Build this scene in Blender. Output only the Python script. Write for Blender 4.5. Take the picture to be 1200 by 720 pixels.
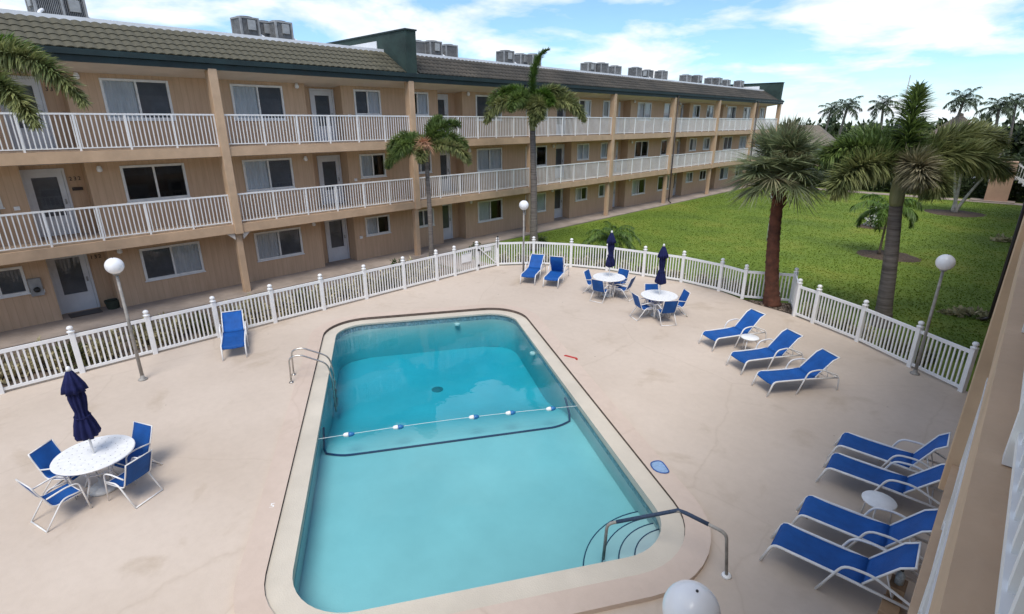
import bpy, math, random
import numpy as np
R=math.radians
random.seed(7)
scene=bpy.context.scene
for o in list(bpy.data.objects): bpy.data.objects.remove(o)

# ------------------------------------------------------------------ camera
# world: +Y runs along both apartment blocks, +X across the courtyard, metres
CAM_H=6.1; PITCH=R(19.24); YAW=R(43.8); FPX=625.0
cam_d=bpy.data.cameras.new('camera'); cam=bpy.data.objects.new('camera',cam_d)
scene.collection.objects.link(cam); scene.camera=cam
cam_d.sensor_width=36; cam_d.lens=36*FPX/1200; cam_d.clip_start=0.05; cam_d.clip_end=3000
cam.location=(0,0,CAM_H); cam.rotation_euler=(R(90)-PITCH,0,YAW)
scene.render.resolution_x=1024; scene.render.resolution_y=614

# ------------------------------------------------------------------ sky, sun, exposure
SUN_EL=R(60); SUN_AZ=R(142)      # azimuth clockwise from +Y
world=bpy.data.worlds.new('World'); scene.world=world; world.use_nodes=True
nt=world.node_tree; nt.nodes.clear()
def N(nt,typ,**kw):
    n=nt.nodes.new(typ)
    for k,v in kw.items():
        if k in n.inputs.keys(): n.inputs[k].default_value=v
        else: setattr(n,k,v)
    return n
def LK(nt,a,b): nt.links.new(a,b)
sky=N(nt,'ShaderNodeTexSky'); sky.sky_type='NISHITA'; sky.sun_disc=False
sky.sun_elevation=SUN_EL; sky.sun_rotation=SUN_AZ; sky.air_density=1.0; sky.dust_density=0.15; sky.ozone_density=3.5
geo=N(nt,'ShaderNodeTexCoord')
sep=N(nt,'ShaderNodeSeparateXYZ'); LK(nt,geo.outputs['Generated'],sep.inputs[0])
zc=N(nt,'ShaderNodeMath',operation='MAXIMUM'); LK(nt,sep.outputs['Z'],zc.inputs[0]); zc.inputs[1].default_value=0.0
za=N(nt,'ShaderNodeMath',operation='ADD'); LK(nt,zc.outputs[0],za.inputs[0]); za.inputs[1].default_value=0.22
dv=N(nt,'ShaderNodeVectorMath',operation='DIVIDE'); LK(nt,geo.outputs['Generated'],dv.inputs[0])
cmb=N(nt,'ShaderNodeCombineXYZ')
for i in range(3): LK(nt,za.outputs[0],cmb.inputs[i])
LK(nt,cmb.outputs[0],dv.inputs[1])
nz=N(nt,'ShaderNodeTexNoise',Scale=1.55,Detail=9.0,Roughness=0.56,Distortion=0.25); 
mp=N(nt,'ShaderNodeMapping'); mp.inputs['Location'].default_value=(3.1,0.55,0); LK(nt,dv.outputs[0],mp.inputs[0]); LK(nt,mp.outputs[0],nz.inputs['Vector'])
cr=N(nt,'ShaderNodeValToRGB'); LK(nt,nz.outputs['Fac'],cr.inputs[0])
cr.color_ramp.elements[0].position=0.465; cr.color_ramp.elements[0].color=(0.10,0.10,0.10,1)
cr.color_ramp.elements[1].position=0.61; cr.color_ramp.elements[1].color=(1,1,1,1)
nz2=N(nt,'ShaderNodeTexNoise',Scale=4.5,Detail=6.0,Roughness=0.6); LK(nt,mp.outputs[0],nz2.inputs['Vector'])
cr2=N(nt,'ShaderNodeValToRGB'); LK(nt,nz2.outputs['Fac'],cr2.inputs[0])
cr2.color_ramp.elements[0].position=0.3; cr2.color_ramp.elements[0].color=(4.5,4.9,5.5,1)
cr2.color_ramp.elements[1].position=0.65; cr2.color_ramp.elements[1].color=(5.7,5.85,6.05,1)
hz=N(nt,'ShaderNodeMapRange'); hz.inputs[1].default_value=0.0; hz.inputs[2].default_value=0.10; hz.inputs[3].default_value=0.6; hz.inputs[4].default_value=0.0; LK(nt,sep.outputs['Z'],hz.inputs[0])
cm=N(nt,'ShaderNodeMath',operation='MAXIMUM'); LK(nt,cr.outputs[0],cm.inputs[0]); LK(nt,hz.outputs[0],cm.inputs[1])
mx=N(nt,'ShaderNodeMix',data_type='RGBA'); LK(nt,cm.outputs[0],mx.inputs[0]); tn=N(nt,'ShaderNodeMix',data_type='RGBA',blend_type='MULTIPLY'); tn.inputs[0].default_value=1.0; LK(nt,sky.outputs[0],tn.inputs[6]); tn.inputs[7].default_value=(0.56,0.75,0.93,1); LK(nt,tn.outputs[2],mx.inputs[6]); LK(nt,cr2.outputs[0],mx.inputs[7])
bg=N(nt,'ShaderNodeBackground',Strength=0.105); LK(nt,mx.outputs[2],bg.inputs[0])
wo=N(nt,'ShaderNodeOutputWorld'); LK(nt,bg.outputs[0],wo.inputs[0])

sun_d=bpy.data.lights.new('sun','SUN'); sun_d.energy=1.5; sun_d.angle=R(28); sun_d.color=(1,0.95,0.88)
sun=bpy.data.objects.new('sun',sun_d); scene.collection.objects.link(sun)
sun.rotation_euler=(R(90)-SUN_EL,0,R(180)-SUN_AZ); sun.location=(0,0,40)

scene.view_settings.view_transform='Standard'; scene.view_settings.look='None'
scene.view_settings.exposure=0.97; scene.view_settings.gamma=1.0; scene.view_settings.use_curve_mapping=False
scene.render.engine='CYCLES'
scene.cycles.max_bounces=8; scene.cycles.transparent_max_bounces=16; scene.cycles.caustics_reflective=False; scene.cycles.caustics_refractive=False

# ------------------------------------------------------------------ photo pixel -> place
def ray(px,py):
    x=(px-600)/FPX; u=(360-py)/FPX
    f=math.cos(PITCH)+u*math.sin(PITCH); v=-math.sin(PITCH)+u*math.cos(PITCH)
    c,s=math.cos(YAW),math.sin(YAW)
    return (x*c-f*s, x*s+f*c, v)
def on_z(px,py,z=0.0):
    r=ray(px,py); t=(z-CAM_H)/r[2]; return (r[0]*t,r[1]*t)
def on_x(px,py,X):
    r=ray(px,py); t=X/r[0]; return (r[1]*t,CAM_H+r[2]*t)

# ------------------------------------------------------------------ materials
def new_mat(name):
    m=bpy.data.materials.new(name); m.use_nodes=True; m.node_tree.nodes.clear(); return m
def mat(name,col,rough=0.6,var=0.12,scale=6.0,bump=0.0,bscale=40.0,metal=0.0,spec=0.5,col2=None,detail=5.0,stretch=None,island=0.0,trans=0.0,coat=0.0,objrand=0.0):
    m=new_mat(name); t=m.node_tree
    tc=N(t,'ShaderNodeTexCoord'); out=N(t,'ShaderNodeOutputMaterial')
    b=N(t,'ShaderNodeBsdfPrincipled',Roughness=rough,Metallic=metal); b.inputs['Specular IOR Level'].default_value=spec
    if coat: b.inputs['Coat Weight'].default_value=coat
    vec=tc.outputs['Object']
    if stretch:
        mpn=N(t,'ShaderNodeMapping'); mpn.inputs['Scale'].default_value=stretch; LK(t,vec,mpn.inputs[0]); vec=mpn.outputs[0]
    n=N(t,'ShaderNodeTexNoise',Scale=scale,Detail=detail,Roughness=0.6); LK(t,vec,n.inputs['Vector'])
    c2=col2 if col2 else tuple(max(0,c*(1-2.2*var)) for c in col)
    c1=col if col2 else tuple(min(1,c*(1+var)) for c in col)
    r=N(t,'ShaderNodeValToRGB'); LK(t,n.outputs['Fac'],r.inputs[0])
    r.color_ramp.elements[0].position=0.3; r.color_ramp.elements[0].color=(*c2,1)
    r.color_ramp.elements[1].position=0.68; r.color_ramp.elements[1].color=(*c1,1)
    colsock=r.outputs[0]
    if island or objrand:
        if island:
            g=N(t,'ShaderNodeNewGeometry'); rs=g.outputs['Random Per Island']; amt=island
        else:
            g=N(t,'ShaderNodeObjectInfo'); rs=g.outputs['Random']; amt=objrand
        mr=N(t,'ShaderNodeMapRange'); mr.inputs[3].default_value=1-amt; mr.inputs[4].default_value=1+amt; LK(t,rs,mr.inputs[0])
        hs=N(t,'ShaderNodeHueSaturation'); LK(t,mr.outputs[0],hs.inputs['Value']); LK(t,colsock,hs.inputs['Color']); colsock=hs.outputs[0]
    LK(t,colsock,b.inputs['Base Color'])
    if bump:
        bn=N(t,'ShaderNodeTexNoise',Scale=bscale,Detail=4.0); LK(t,vec,bn.inputs['Vector'])
        bp=N(t,'ShaderNodeBump',Strength=bump,Distance=0.02); LK(t,bn.outputs['Fac'],bp.inputs['Height']); LK(t,bp.outputs[0],b.inputs['Normal'])
    if trans:
        tr=N(t,'ShaderNodeBsdfTranslucent'); LK(t,colsock,tr.inputs[0])
        ms=N(t,'ShaderNodeMixShader'); ms.inputs[0].default_value=trans; LK(t,b.outputs[0],ms.inputs[1]); LK(t,tr.outputs[0],ms.inputs[2]); LK(t,ms.outputs[0],out.inputs[0])
    else: LK(t,b.outputs[0],out.inputs[0])
    return m
M={}
M['white']=mat('white_vinyl',(0.84,0.84,0.83),0.38,0.03,3)
M['rail']=mat('white_rail_paint',(0.84,0.83,0.81),0.4,0.05,2)
M['frame']=mat('white_frame',(0.76,0.75,0.72),0.4,0.06,4)
M['doorwhite']=mat('door_paint',(0.66,0.67,0.68),0.42,0.05,2)
M['fascia']=mat('dark_green_metal',(0.009,0.025,0.026),0.6,0.2,1.3)
M['parapet']=mat('green_stucco',(0.030,0.055,0.046),0.8,0.2,1.5,0.3,30)
M['slab']=mat('tan_slab_paint',(0.56,0.385,0.245),0.75,0.07,1.7,0.15,25)
M['soffit']=mat('pale_soffit',(0.66,0.585,0.51),0.8,0.06,1.2)
M['floor_paint']=mat('walkway_paint',(0.50,0.375,0.27),0.8,0.18,5.5,0.2,30)
M['concrete']=mat('walkway_concrete',(0.37,0.30,0.245),0.85,0.14,0.9,0.3,40)
M['interior']=mat('dark_interior',(0.035,0.033,0.032),0.9,0.2,2)
M['curtain']=mat('pale_curtain',(0.86,0.87,0.86),0.8,0.06,3,stretch=(1,9,0.6))
M['screen']=mat('dark_screen',(0.15,0.155,0.165),0.6,0.15,1.2)
M['roofwhite']=mat('white_roof_metal',(0.80,0.80,0.80),0.5,0.05,1)
M['roofflat']=mat('roof_membrane',(0.55,0.55,0.53),0.8,0.15,0.6)
M['tile']=mat('roof_tile',(0.128,0.112,0.068),0.85,0,0.5,0.4,30,col2=(0.066,0.062,0.042),island=0.14,detail=8)
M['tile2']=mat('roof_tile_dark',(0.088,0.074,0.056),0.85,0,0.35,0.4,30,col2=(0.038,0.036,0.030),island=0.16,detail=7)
M['downpipe']=mat('brown_downpipe',(0.035,0.022,0.016),0.4,0.1,2)
M['metal']=mat('grey_metal',(0.34,0.34,0.33),0.45,0.08,6,metal=0.3)
M['steel']=mat('stainless',(0.50,0.48,0.45),0.28,0.06,10,metal=0.9)
M['acbody']=mat('ac_casing',(0.30,0.30,0.295),0.5,0.15,3,objrand=0.2)
M['acdark']=mat('ac_grille',(0.055,0.055,0.06),0.6,0.2,6)
M['sling']=mat('blue_sling',(0.008,0.090,0.34),0.65,0.10,4,0.25,350,spec=0.3,objrand=0.10)
M['tube']=mat('white_tube',(0.80,0.79,0.77),0.35,0.05,6)
M['navy']=mat('navy_canvas',(0.016,0.020,0.085),0.85,0.16,7,0.2,120,spec=0.2)
M['tabletop']=mat('white_tabletop',(0.82,0.82,0.81),0.4,0.04,12)
M['globe']=mat('globe_acrylic',(0.85,0.85,0.86),0.25,0.03,3)
M['basew']=mat('umbrella_base',(0.55,0.55,0.54),0.6,0.1,6)
M['pole']=mat('lamp_pole_grey',(0.33,0.31,0.28),0.55,0.2,5)
M['redplastic']=mat('red_plastic',(0.45,0.04,0.03),0.4,0.1,6)
M['black']=mat('black_plastic',(0.02,0.02,0.02),0.5,0.1,6)
M['navytile']=mat('navy_tile',(0.012,0.035,0.10),0.3,0.15,12)
M['netblue']=mat('skimmer_net',(0.26,0.40,0.60),0.6,0.1,30)
M['netrim']=mat('skimmer_rim',(0.03,0.10,0.33),0.4,0.1,8)
M['sleeve']=mat('blue_sleeve',(0.030,0.055,0.105),0.7,0.15,30)
M['floatblue']=mat('float_blue',(0.02,0.16,0.40),0.4,0.1,9)
M['rope']=mat('rope_white',(0.75,0.78,0.78),0.7,0.1,90)
M['cardboard']=mat('cardboard',(0.36,0.23,0.13),0.85,0.1,6)
M['bottle']=mat('bottle_label',(0.55,0.63,0.66),0.4,0.25,20)
M['mulch']=mat('mulch',(0.10,0.068,0.045),0.95,0.3,14,0.8,40)
M['chip']=mat('mulch_chips',(0.26,0.20,0.15),0.95,0.3,5,island=0.5)
M['soil']=mat('bed_soil',(0.17,0.13,0.10),0.95,0.25,7,0.7,30)
M['leaf']=mat('foxtail_leaf',(0.19,0.26,0.065),0.5,0,1.6,col2=(0.08,0.13,0.038),island=0.45,trans=0.35)
M['leafolive']=mat('foxtail_leaf_olive',(0.31,0.32,0.125),0.55,0,1.9,col2=(0.115,0.155,0.052),island=0.45,trans=0.35)
M['leafdry']=mat('foxtail_leaf_dry',(0.37,0.32,0.21),0.6,0,2.2,col2=(0.14,0.155,0.07),island=0.4,trans=0.2)
M['leafbright']=mat('young_leaf',(0.13,0.22,0.028),0.5,0,2,col2=(0.06,0.12,0.02),island=0.35,trans=0.3)
M['spear']=mat('spear_leaf',(0.12,0.19,0.035),0.5,0,3,col2=(0.05,0.10,0.02),island=0.3)
M['sabal']=mat('sabal_leaf',(0.34,0.38,0.20),0.5,0,2,col2=(0.17,0.21,0.105),island=0.35,trans=0.4)
M['sabaldry']=mat('sabal_leaf_dry',(0.30,0.27,0.155),0.6,0,2,col2=(0.15,0.15,0.075),island=0.4,trans=0.2)
M['farleaf']=mat('coconut_leaf',(0.080,0.110,0.050),0.6,0,0.6,col2=(0.038,0.055,0.028),island=0.3,trans=0.15)
M['flower']=mat('flower_stalk',(0.62,0.35,0.22),0.6,0.1,5,island=0.3)
M['bloom']=mat('white_bloom',(0.80,0.80,0.76),0.6,0.05,5)
M['shrub']=mat('shrub_leaf',(0.24,0.23,0.09),0.55,0,1.8,col2=(0.07,0.085,0.03),island=0.5,trans=0.2)
M['shrubpale']=mat('variegated_leaf',(0.62,0.54,0.33),0.55,0,2.6,col2=(0.20,0.19,0.085),island=0.4,trans=0.25)
M['hedge']=mat('hedge_leaf',(0.055,0.082,0.026),0.55,0,0.8,col2=(0.024,0.040,0.014),island=0.45,trans=0.15)
M['bushgreen']=mat('bush_leaf',(0.070,0.125,0.022),0.5,0,3,col2=(0.03,0.06,0.012),island=0.4,trans=0.2)
M['stem']=mat('stem_bark',(0.16,0.12,0.085),0.9,0.2,9,0.4,40)
M['trunkgrey']=mat('palm_trunk_grey',(0.23,0.20,0.175),0.9,0,2.5,0.5,24,col2=(0.085,0.07,0.06),stretch=(0.6,0.6,7))
M['trunkgreen']=mat('palm_trunk_green',(0.21,0.20,0.115),0.8,0,2.5,0.3,24,col2=(0.12,0.125,0.07),stretch=(0.8,0.8,4))
M['trunkred']=mat('sabal_trunk',(0.165,0.062,0.036),0.95,0,3.2,1.0,26,col2=(0.045,0.020,0.013))
M['boot']=mat('sabal_boot',(0.17,0.050,0.022),0.95,0,4,0.8,30,col2=(0.05,0.022,0.014),objrand=0.3)
M['shaft']=mat('crownshaft',(0.26,0.27,0.13),0.55,0,2.0,0.1,20,col2=(0.15,0.155,0.07),stretch=(3,3,0.6))
M['paletrunk']=mat('pale_trunk',(0.42,0.40,0.36),0.85,0.2,4,0.3,24)
M['thatch']=mat('thatch',(0.34,0.25,0.19),0.95,0.25,3,0.6,30)
M['farwall']=mat('far_peach_wall',(0.52,0.33,0.225),0.8,0.07,0.8,0.2,20)
M['fartile']=mat('far_roof',(0.20,0.165,0.125),0.85,0.2,1.4,0.4,20)
M['asphalt']=mat('asphalt',(0.075,0.073,0.07),0.9,0.15,2)
M['carpaint']=mat('white_car_paint',(0.75,0.76,0.77),0.25,0.03,2,coat=0.6)
M['carglass']=mat('car_glass',(0.02,0.022,0.025),0.08,0.05,2)
M['plaster']=mat('pool_plaster',(0.63,0.64,0.63),0.7,0.05,0.6,0.1,30)
M['coping']=mat('pool_coping',(0.60,0.54,0.445),0.75,0.07,0.7,0.25,50)
M['joint']=mat('joint_dark',(0.12,0.09,0.075),0.9,0.2,5)
M['potgreen']=mat('green_pot',(0.035,0.045,0.03),0.6,0.2,5)

def siding_mat():
    m=new_mat('tan_grooved_siding'); t=m.node_tree; out=N(t,'ShaderNodeOutputMaterial'); b=N(t,'ShaderNodeBsdfPrincipled',Roughness=0.8)
    tc=N(t,'ShaderNodeTexCoord')
    mp=N(t,'ShaderNodeMapping'); mp.inputs['Scale'].default_value=(1,3.5,0.35); LK(t,tc.outputs['Object'],mp.inputs[0])
    n=N(t,'ShaderNodeTexNoise',Scale=2.6,Detail=6,Roughness=0.65); LK(t,mp.outputs[0],n.inputs['Vector'])
    r=N(t,'ShaderNodeValToRGB'); LK(t,n.outputs['Fac'],r.inputs[0])
    r.color_ramp.elements[0].position=0.28; r.color_ramp.elements[0].color=(0.505,0.340,0.214,1)
    r.color_ramp.elements[1].position=0.7; r.color_ramp.elements[1].color=(0.610,0.422,0.275,1)
    sp=N(t,'ShaderNodeSeparateXYZ'); LK(t,tc.outputs['Object'],sp.inputs[0])
    w=N(t,'ShaderNodeMath',operation='MULTIPLY'); LK(t,sp.outputs['Y'],w.inputs[0]); w.inputs[1].default_value=1/0.2
    fr=N(t,'ShaderNodeMath',operation='FRACT'); LK(t,w.outputs[0],fr.inputs[0])
    gt=N(t,'ShaderNodeMath',operation='GREATER_THAN'); LK(t,fr.outputs[0],gt.inputs[0]); gt.inputs[1].default_value=0.09
    mxx=N(t,'ShaderNodeMix',data_type='RGBA'); LK(t,gt.outputs[0],mxx.inputs[0]); mxx.inputs[6].default_value=(0.495,0.332,0.208,1); LK(t,r.outputs[0],mxx.inputs[7])
    LK(t,mxx.outputs[2],b.inputs['Base Color'])
    bp=N(t,'ShaderNodeBump',Strength=0.25,Distance=0.008); LK(t,gt.outputs[0],bp.inputs['Height']); LK(t,bp.outputs[0],b.inputs['Normal'])
    LK(t,b.outputs[0],out.inputs[0]); return m
M['siding']=siding_mat()

def deck_mat(name,ca,cb,cs):
    m=new_mat(name); t=m.node_tree; out=N(t,'ShaderNodeOutputMaterial'); b=N(t,'ShaderNodeBsdfPrincipled',Roughness=0.7); b.inputs['Specular IOR Level'].default_value=0.35
    tc=N(t,'ShaderNodeTexCoord'); v=tc.outputs['Object']
    n1=N(t,'ShaderNodeTexNoise',Scale=0.28,Detail=5,Roughness=0.55); LK(t,v,n1.inputs['Vector'])
    r1=N(t,'ShaderNodeValToRGB'); LK(t,n1.outputs['Fac'],r1.inputs[0])
    r1.color_ramp.elements[0].position=0.34; r1.color_ramp.elements[0].color=(*cb,1); r1.color_ramp.elements[1].position=0.64; r1.color_ramp.elements[1].color=(*ca,1)
    # stains: broad water marks and small dark specks
    n2=N(t,'ShaderNodeTexNoise',Scale=0.75,Detail=8,Roughness=0.62,Distortion=0.4); LK(t,v,n2.inputs['Vector'])
    r2=N(t,'ShaderNodeValToRGB'); LK(t,n2.outputs['Fac'],r2.inputs[0]); r2.color_ramp.elements[0].position=0.57; r2.color_ramp.elements[0].color=(0,0,0,1); r2.color_ramp.elements[1].position=0.76; r2.color_ramp.elements[1].color=(0.75,0.75,0.75,1)
    mA=N(t,'ShaderNodeMix',data_type='RGBA'); LK(t,r2.outputs[0],mA.inputs[0]); LK(t,r1.outputs[0],mA.inputs[6]); mA.inputs[7].default_value=(*cs,1)
    n3=N(t,'ShaderNodeTexNoise',Scale=5.5,Detail=6,Roughness=0.7); LK(t,v,n3.inputs['Vector'])
    r3=N(t,'ShaderNodeValToRGB'); LK(t,n3.outputs['Fac'],r3.inputs[0]); r3.color_ramp.elements[0].position=0.3; r3.color_ramp.elements[0].color=(0.95,0.945,0.94,1); r3.color_ramp.elements[1].position=0.6; r3.color_ramp.elements[1].color=(1.01,1.01,1.01,1)
    mB=N(t,'ShaderNodeMix',data_type='RGBA',blend_type='MULTIPLY'); mB.inputs[0].default_value=1; LK(t,mA.outputs[2],mB.inputs[6]); LK(t,r3.outputs[0],mB.inputs[7])
    vo=N(t,'ShaderNodeTexVoronoi',Scale=1.1); vo.feature='F1'; LK(t,v,vo.inputs['Vector'])
    r4=N(t,'ShaderNodeValToRGB'); LK(t,vo.outputs['Distance'],r4.inputs[0]); r4.color_ramp.elements[0].position=0.012; r4.color_ramp.elements[0].color=(0.35,0.3,0.26,1); r4.color_ramp.elements[1].position=0.03; r4.color_ramp.elements[1].color=(1,1,1,1)
    mC=N(t,'ShaderNodeMix',data_type='RGBA',blend_type='MULTIPLY'); mC.inputs[0].default_value=1; LK(t,mB.outputs[2],mC.inputs[6]); LK(t,r4.outputs[0],mC.inputs[7])
    wn=N(t,'ShaderNodeTexNoise',Scale=0.5,Detail=6,Roughness=0.6); LK(t,v,wn.inputs['Vector'])
    wa=N(t,'ShaderNodeMix',data_type='VECTOR'); wa.inputs[0].default_value=0.35; LK(t,v,wa.inputs[4]); LK(t,wn.outputs['Color'],wa.inputs[5])
    ve=N(t,'ShaderNodeTexVoronoi',Scale=0.30); ve.feature='DISTANCE_TO_EDGE'; LK(t,wa.outputs[1],ve.inputs['Vector'])
    rc=N(t,'ShaderNodeValToRGB'); LK(t,ve.outputs['Distance'],rc.inputs[0]); rc.color_ramp.elements[0].position=0.0012; rc.color_ramp.elements[0].color=(0.86,0.84,0.81,1); rc.color_ramp.elements[1].position=0.0045; rc.color_ramp.elements[1].color=(1,1,1,1)
    mD=N(t,'ShaderNodeMix',data_type='RGBA',blend_type='MULTIPLY'); LK(t,n1.outputs['Fac'],mD.inputs[0]); LK(t,mC.outputs[2],mD.inputs[6]); LK(t,rc.outputs[0],mD.inputs[7])
    LK(t,mD.outputs[2],b.inputs['Base Color'])
    bn=N(t,'ShaderNodeTexNoise',Scale=70,Detail=4); LK(t,v,bn.inputs['Vector'])
    bp=N(t,'ShaderNodeBump',Strength=0.18,Distance=0.01); LK(t,bn.outputs['Fac'],bp.inputs['Height']); LK(t,bp.outputs[0],b.inputs['Normal'])
    LK(t,b.outputs[0],out.inputs[0]); return m
M['deck']=deck_mat('painted_deck',(0.595,0.500,0.412),(0.525,0.434,0.350),(0.405,0.315,0.225))
M['band']=deck_mat('painted_band',(0.61,0.495,0.41),(0.54,0.43,0.35),(0.44,0.345,0.26))

def lawn_mat():
    m=new_mat('lawn_grass'); t=m.node_tree; out=N(t,'ShaderNodeOutputMaterial'); b=N(t,'ShaderNodeBsdfPrincipled',Roughness=0.85); b.inputs['Specular IOR Level'].default_value=0.2
    tc=N(t,'ShaderNodeTexCoord'); v=tc.outputs['Object']
    n1=N(t,'ShaderNodeTexNoise',Scale=0.22,Detail=7,Roughness=0.65); LK(t,v,n1.inputs['Vector'])
    r=N(t,'ShaderNodeValToRGB'); LK(t,n1.outputs['Fac'],r.inputs[0]); e=r.color_ramp.elements
    e[0].position=0.30; e[0].color=(0.100,0.150,0.026,1); e[1].position=0.72; e[1].color=(0.215,0.240,0.042,1)
    x=e.new(0.5); x.color=(0.142,0.206,0.028,1)
    n2=N(t,'ShaderNodeTexNoise',Scale=9,Detail=6,Roughness=0.7); LK(t,v,n2.inputs['Vector'])
    r3=N(t,'ShaderNodeValToRGB'); LK(t,n2.outputs['Fac'],r3.inputs[0]); r3.color_ramp.elements[0].position=0.3; r3.color_ramp.elements[0].color=(0.88,0.885,0.85,1); r3.color_ramp.elements[1].position=0.65; r3.color_ramp.elements[1].color=(1.06,1.06,1.03,1)
    mB=N(t,'ShaderNodeMix',data_type='RGBA',blend_type='MULTIPLY'); mB.inputs[0].default_value=1; LK(t,r.outputs[0],mB.inputs[6]); LK(t,r3.outputs[0],mB.inputs[7])
    LK(t,mB.outputs[2],b.inputs['Base Color'])
    bp=N(t,'ShaderNodeBump',Strength=0.25,Distance=0.03); LK(t,n2.outputs['Fac'],bp.inputs['Height']); LK(t,bp.outputs[0],b.inputs['Normal'])
    LK(t,b.outputs[0],out.inputs[0]); return m
M['lawn']=lawn_mat()
def blade_mat():
    m=new_mat('grass_blades'); t=m.node_tree; out=N(t,'ShaderNodeOutputMaterial'); b=N(t,'ShaderNodeBsdfPrincipled',Roughness=0.7); b.inputs['Specular IOR Level'].default_value=0.2
    tc=N(t,'ShaderNodeTexCoord'); v=tc.outputs['Object']
    n1=N(t,'ShaderNodeTexNoise',Scale=0.22,Detail=7,Roughness=0.65); LK(t,v,n1.inputs['Vector'])
    r=N(t,'ShaderNodeValToRGB'); LK(t,n1.outputs['Fac'],r.inputs[0]); e=r.color_ramp.elements
    e[0].position=0.30; e[0].color=(0.105,0.160,0.026,1); e[1].position=0.72; e[1].color=(0.225,0.250,0.042,1)
    x=e.new(0.5); x.color=(0.148,0.215,0.029,1)
    g=N(t,'ShaderNodeNewGeometry'); mr=N(t,'ShaderNodeMapRange'); mr.inputs[3].default_value=0.88; mr.inputs[4].default_value=1.12; LK(t,g.outputs['Random Per Island'],mr.inputs[0])
    hs=N(t,'ShaderNodeHueSaturation'); LK(t,mr.outputs[0],hs.inputs['Value']); LK(t,r.outputs[0],hs.inputs['Color'])
    LK(t,hs.outputs[0],b.inputs['Base Color'])
    tr=N(t,'ShaderNodeBsdfTranslucent'); LK(t,hs.outputs[0],tr.inputs[0]); ms=N(t,'ShaderNodeMixShader'); ms.inputs[0].default_value=0.3; LK(t,b.outputs[0],ms.inputs[1]); LK(t,tr.outputs[0],ms.inputs[2]); LK(t,ms.outputs[0],out.inputs[0]); return m
M['blade']=blade_mat()

def clear_mat(name,tint,ior,rough,bumpscale=0,bumpstr=0,vol=None):
    m=new_mat(name); t=m.node_tree; out=N(t,'ShaderNodeOutputMaterial')
    tr=N(t,'ShaderNodeBsdfTransparent'); tr.inputs[0].default_value=(*tint,1)
    gl=N(t,'ShaderNodeBsdfGlossy',Roughness=rough); gl.inputs[0].default_value=(1,1,1,1)
    fr=N(t,'ShaderNodeFresnel',IOR=ior); ms=N(t,'ShaderNodeMixShader')
    LK(t,fr.outputs[0],ms.inputs[0]); LK(t,tr.outputs[0],ms.inputs[1]); LK(t,gl.outputs[0],ms.inputs[2]); LK(t,ms.outputs[0],out.inputs[0])
    if bumpscale:
        tc=N(t,'ShaderNodeTexCoord'); n=N(t,'ShaderNodeTexNoise',Scale=bumpscale,Detail=3,Roughness=0.5); LK(t,tc.outputs['Object'],n.inputs['Vector'])
        bp=N(t,'ShaderNodeBump',Strength=bumpstr,Distance=0.05); LK(t,n.outputs['Fac'],bp.inputs['Height']); LK(t,bp.outputs[0],gl.inputs['Normal'])
    if vol:
        va=N(t,'ShaderNodeVolumeAbsorption',Density=vol[1]); va.inputs[0].default_value=(*vol[0],1); LK(t,va.outputs[0],out.inputs['Volume'])
    return m
M['pane']=clear_mat('window_glass',(0.98,0.985,0.985),1.5,0.02)
M['water']=clear_mat('pool_water',(1,1,1),1.33,0.02,1.6,0.10,((0.14,0.855,0.93),1.0))

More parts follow.
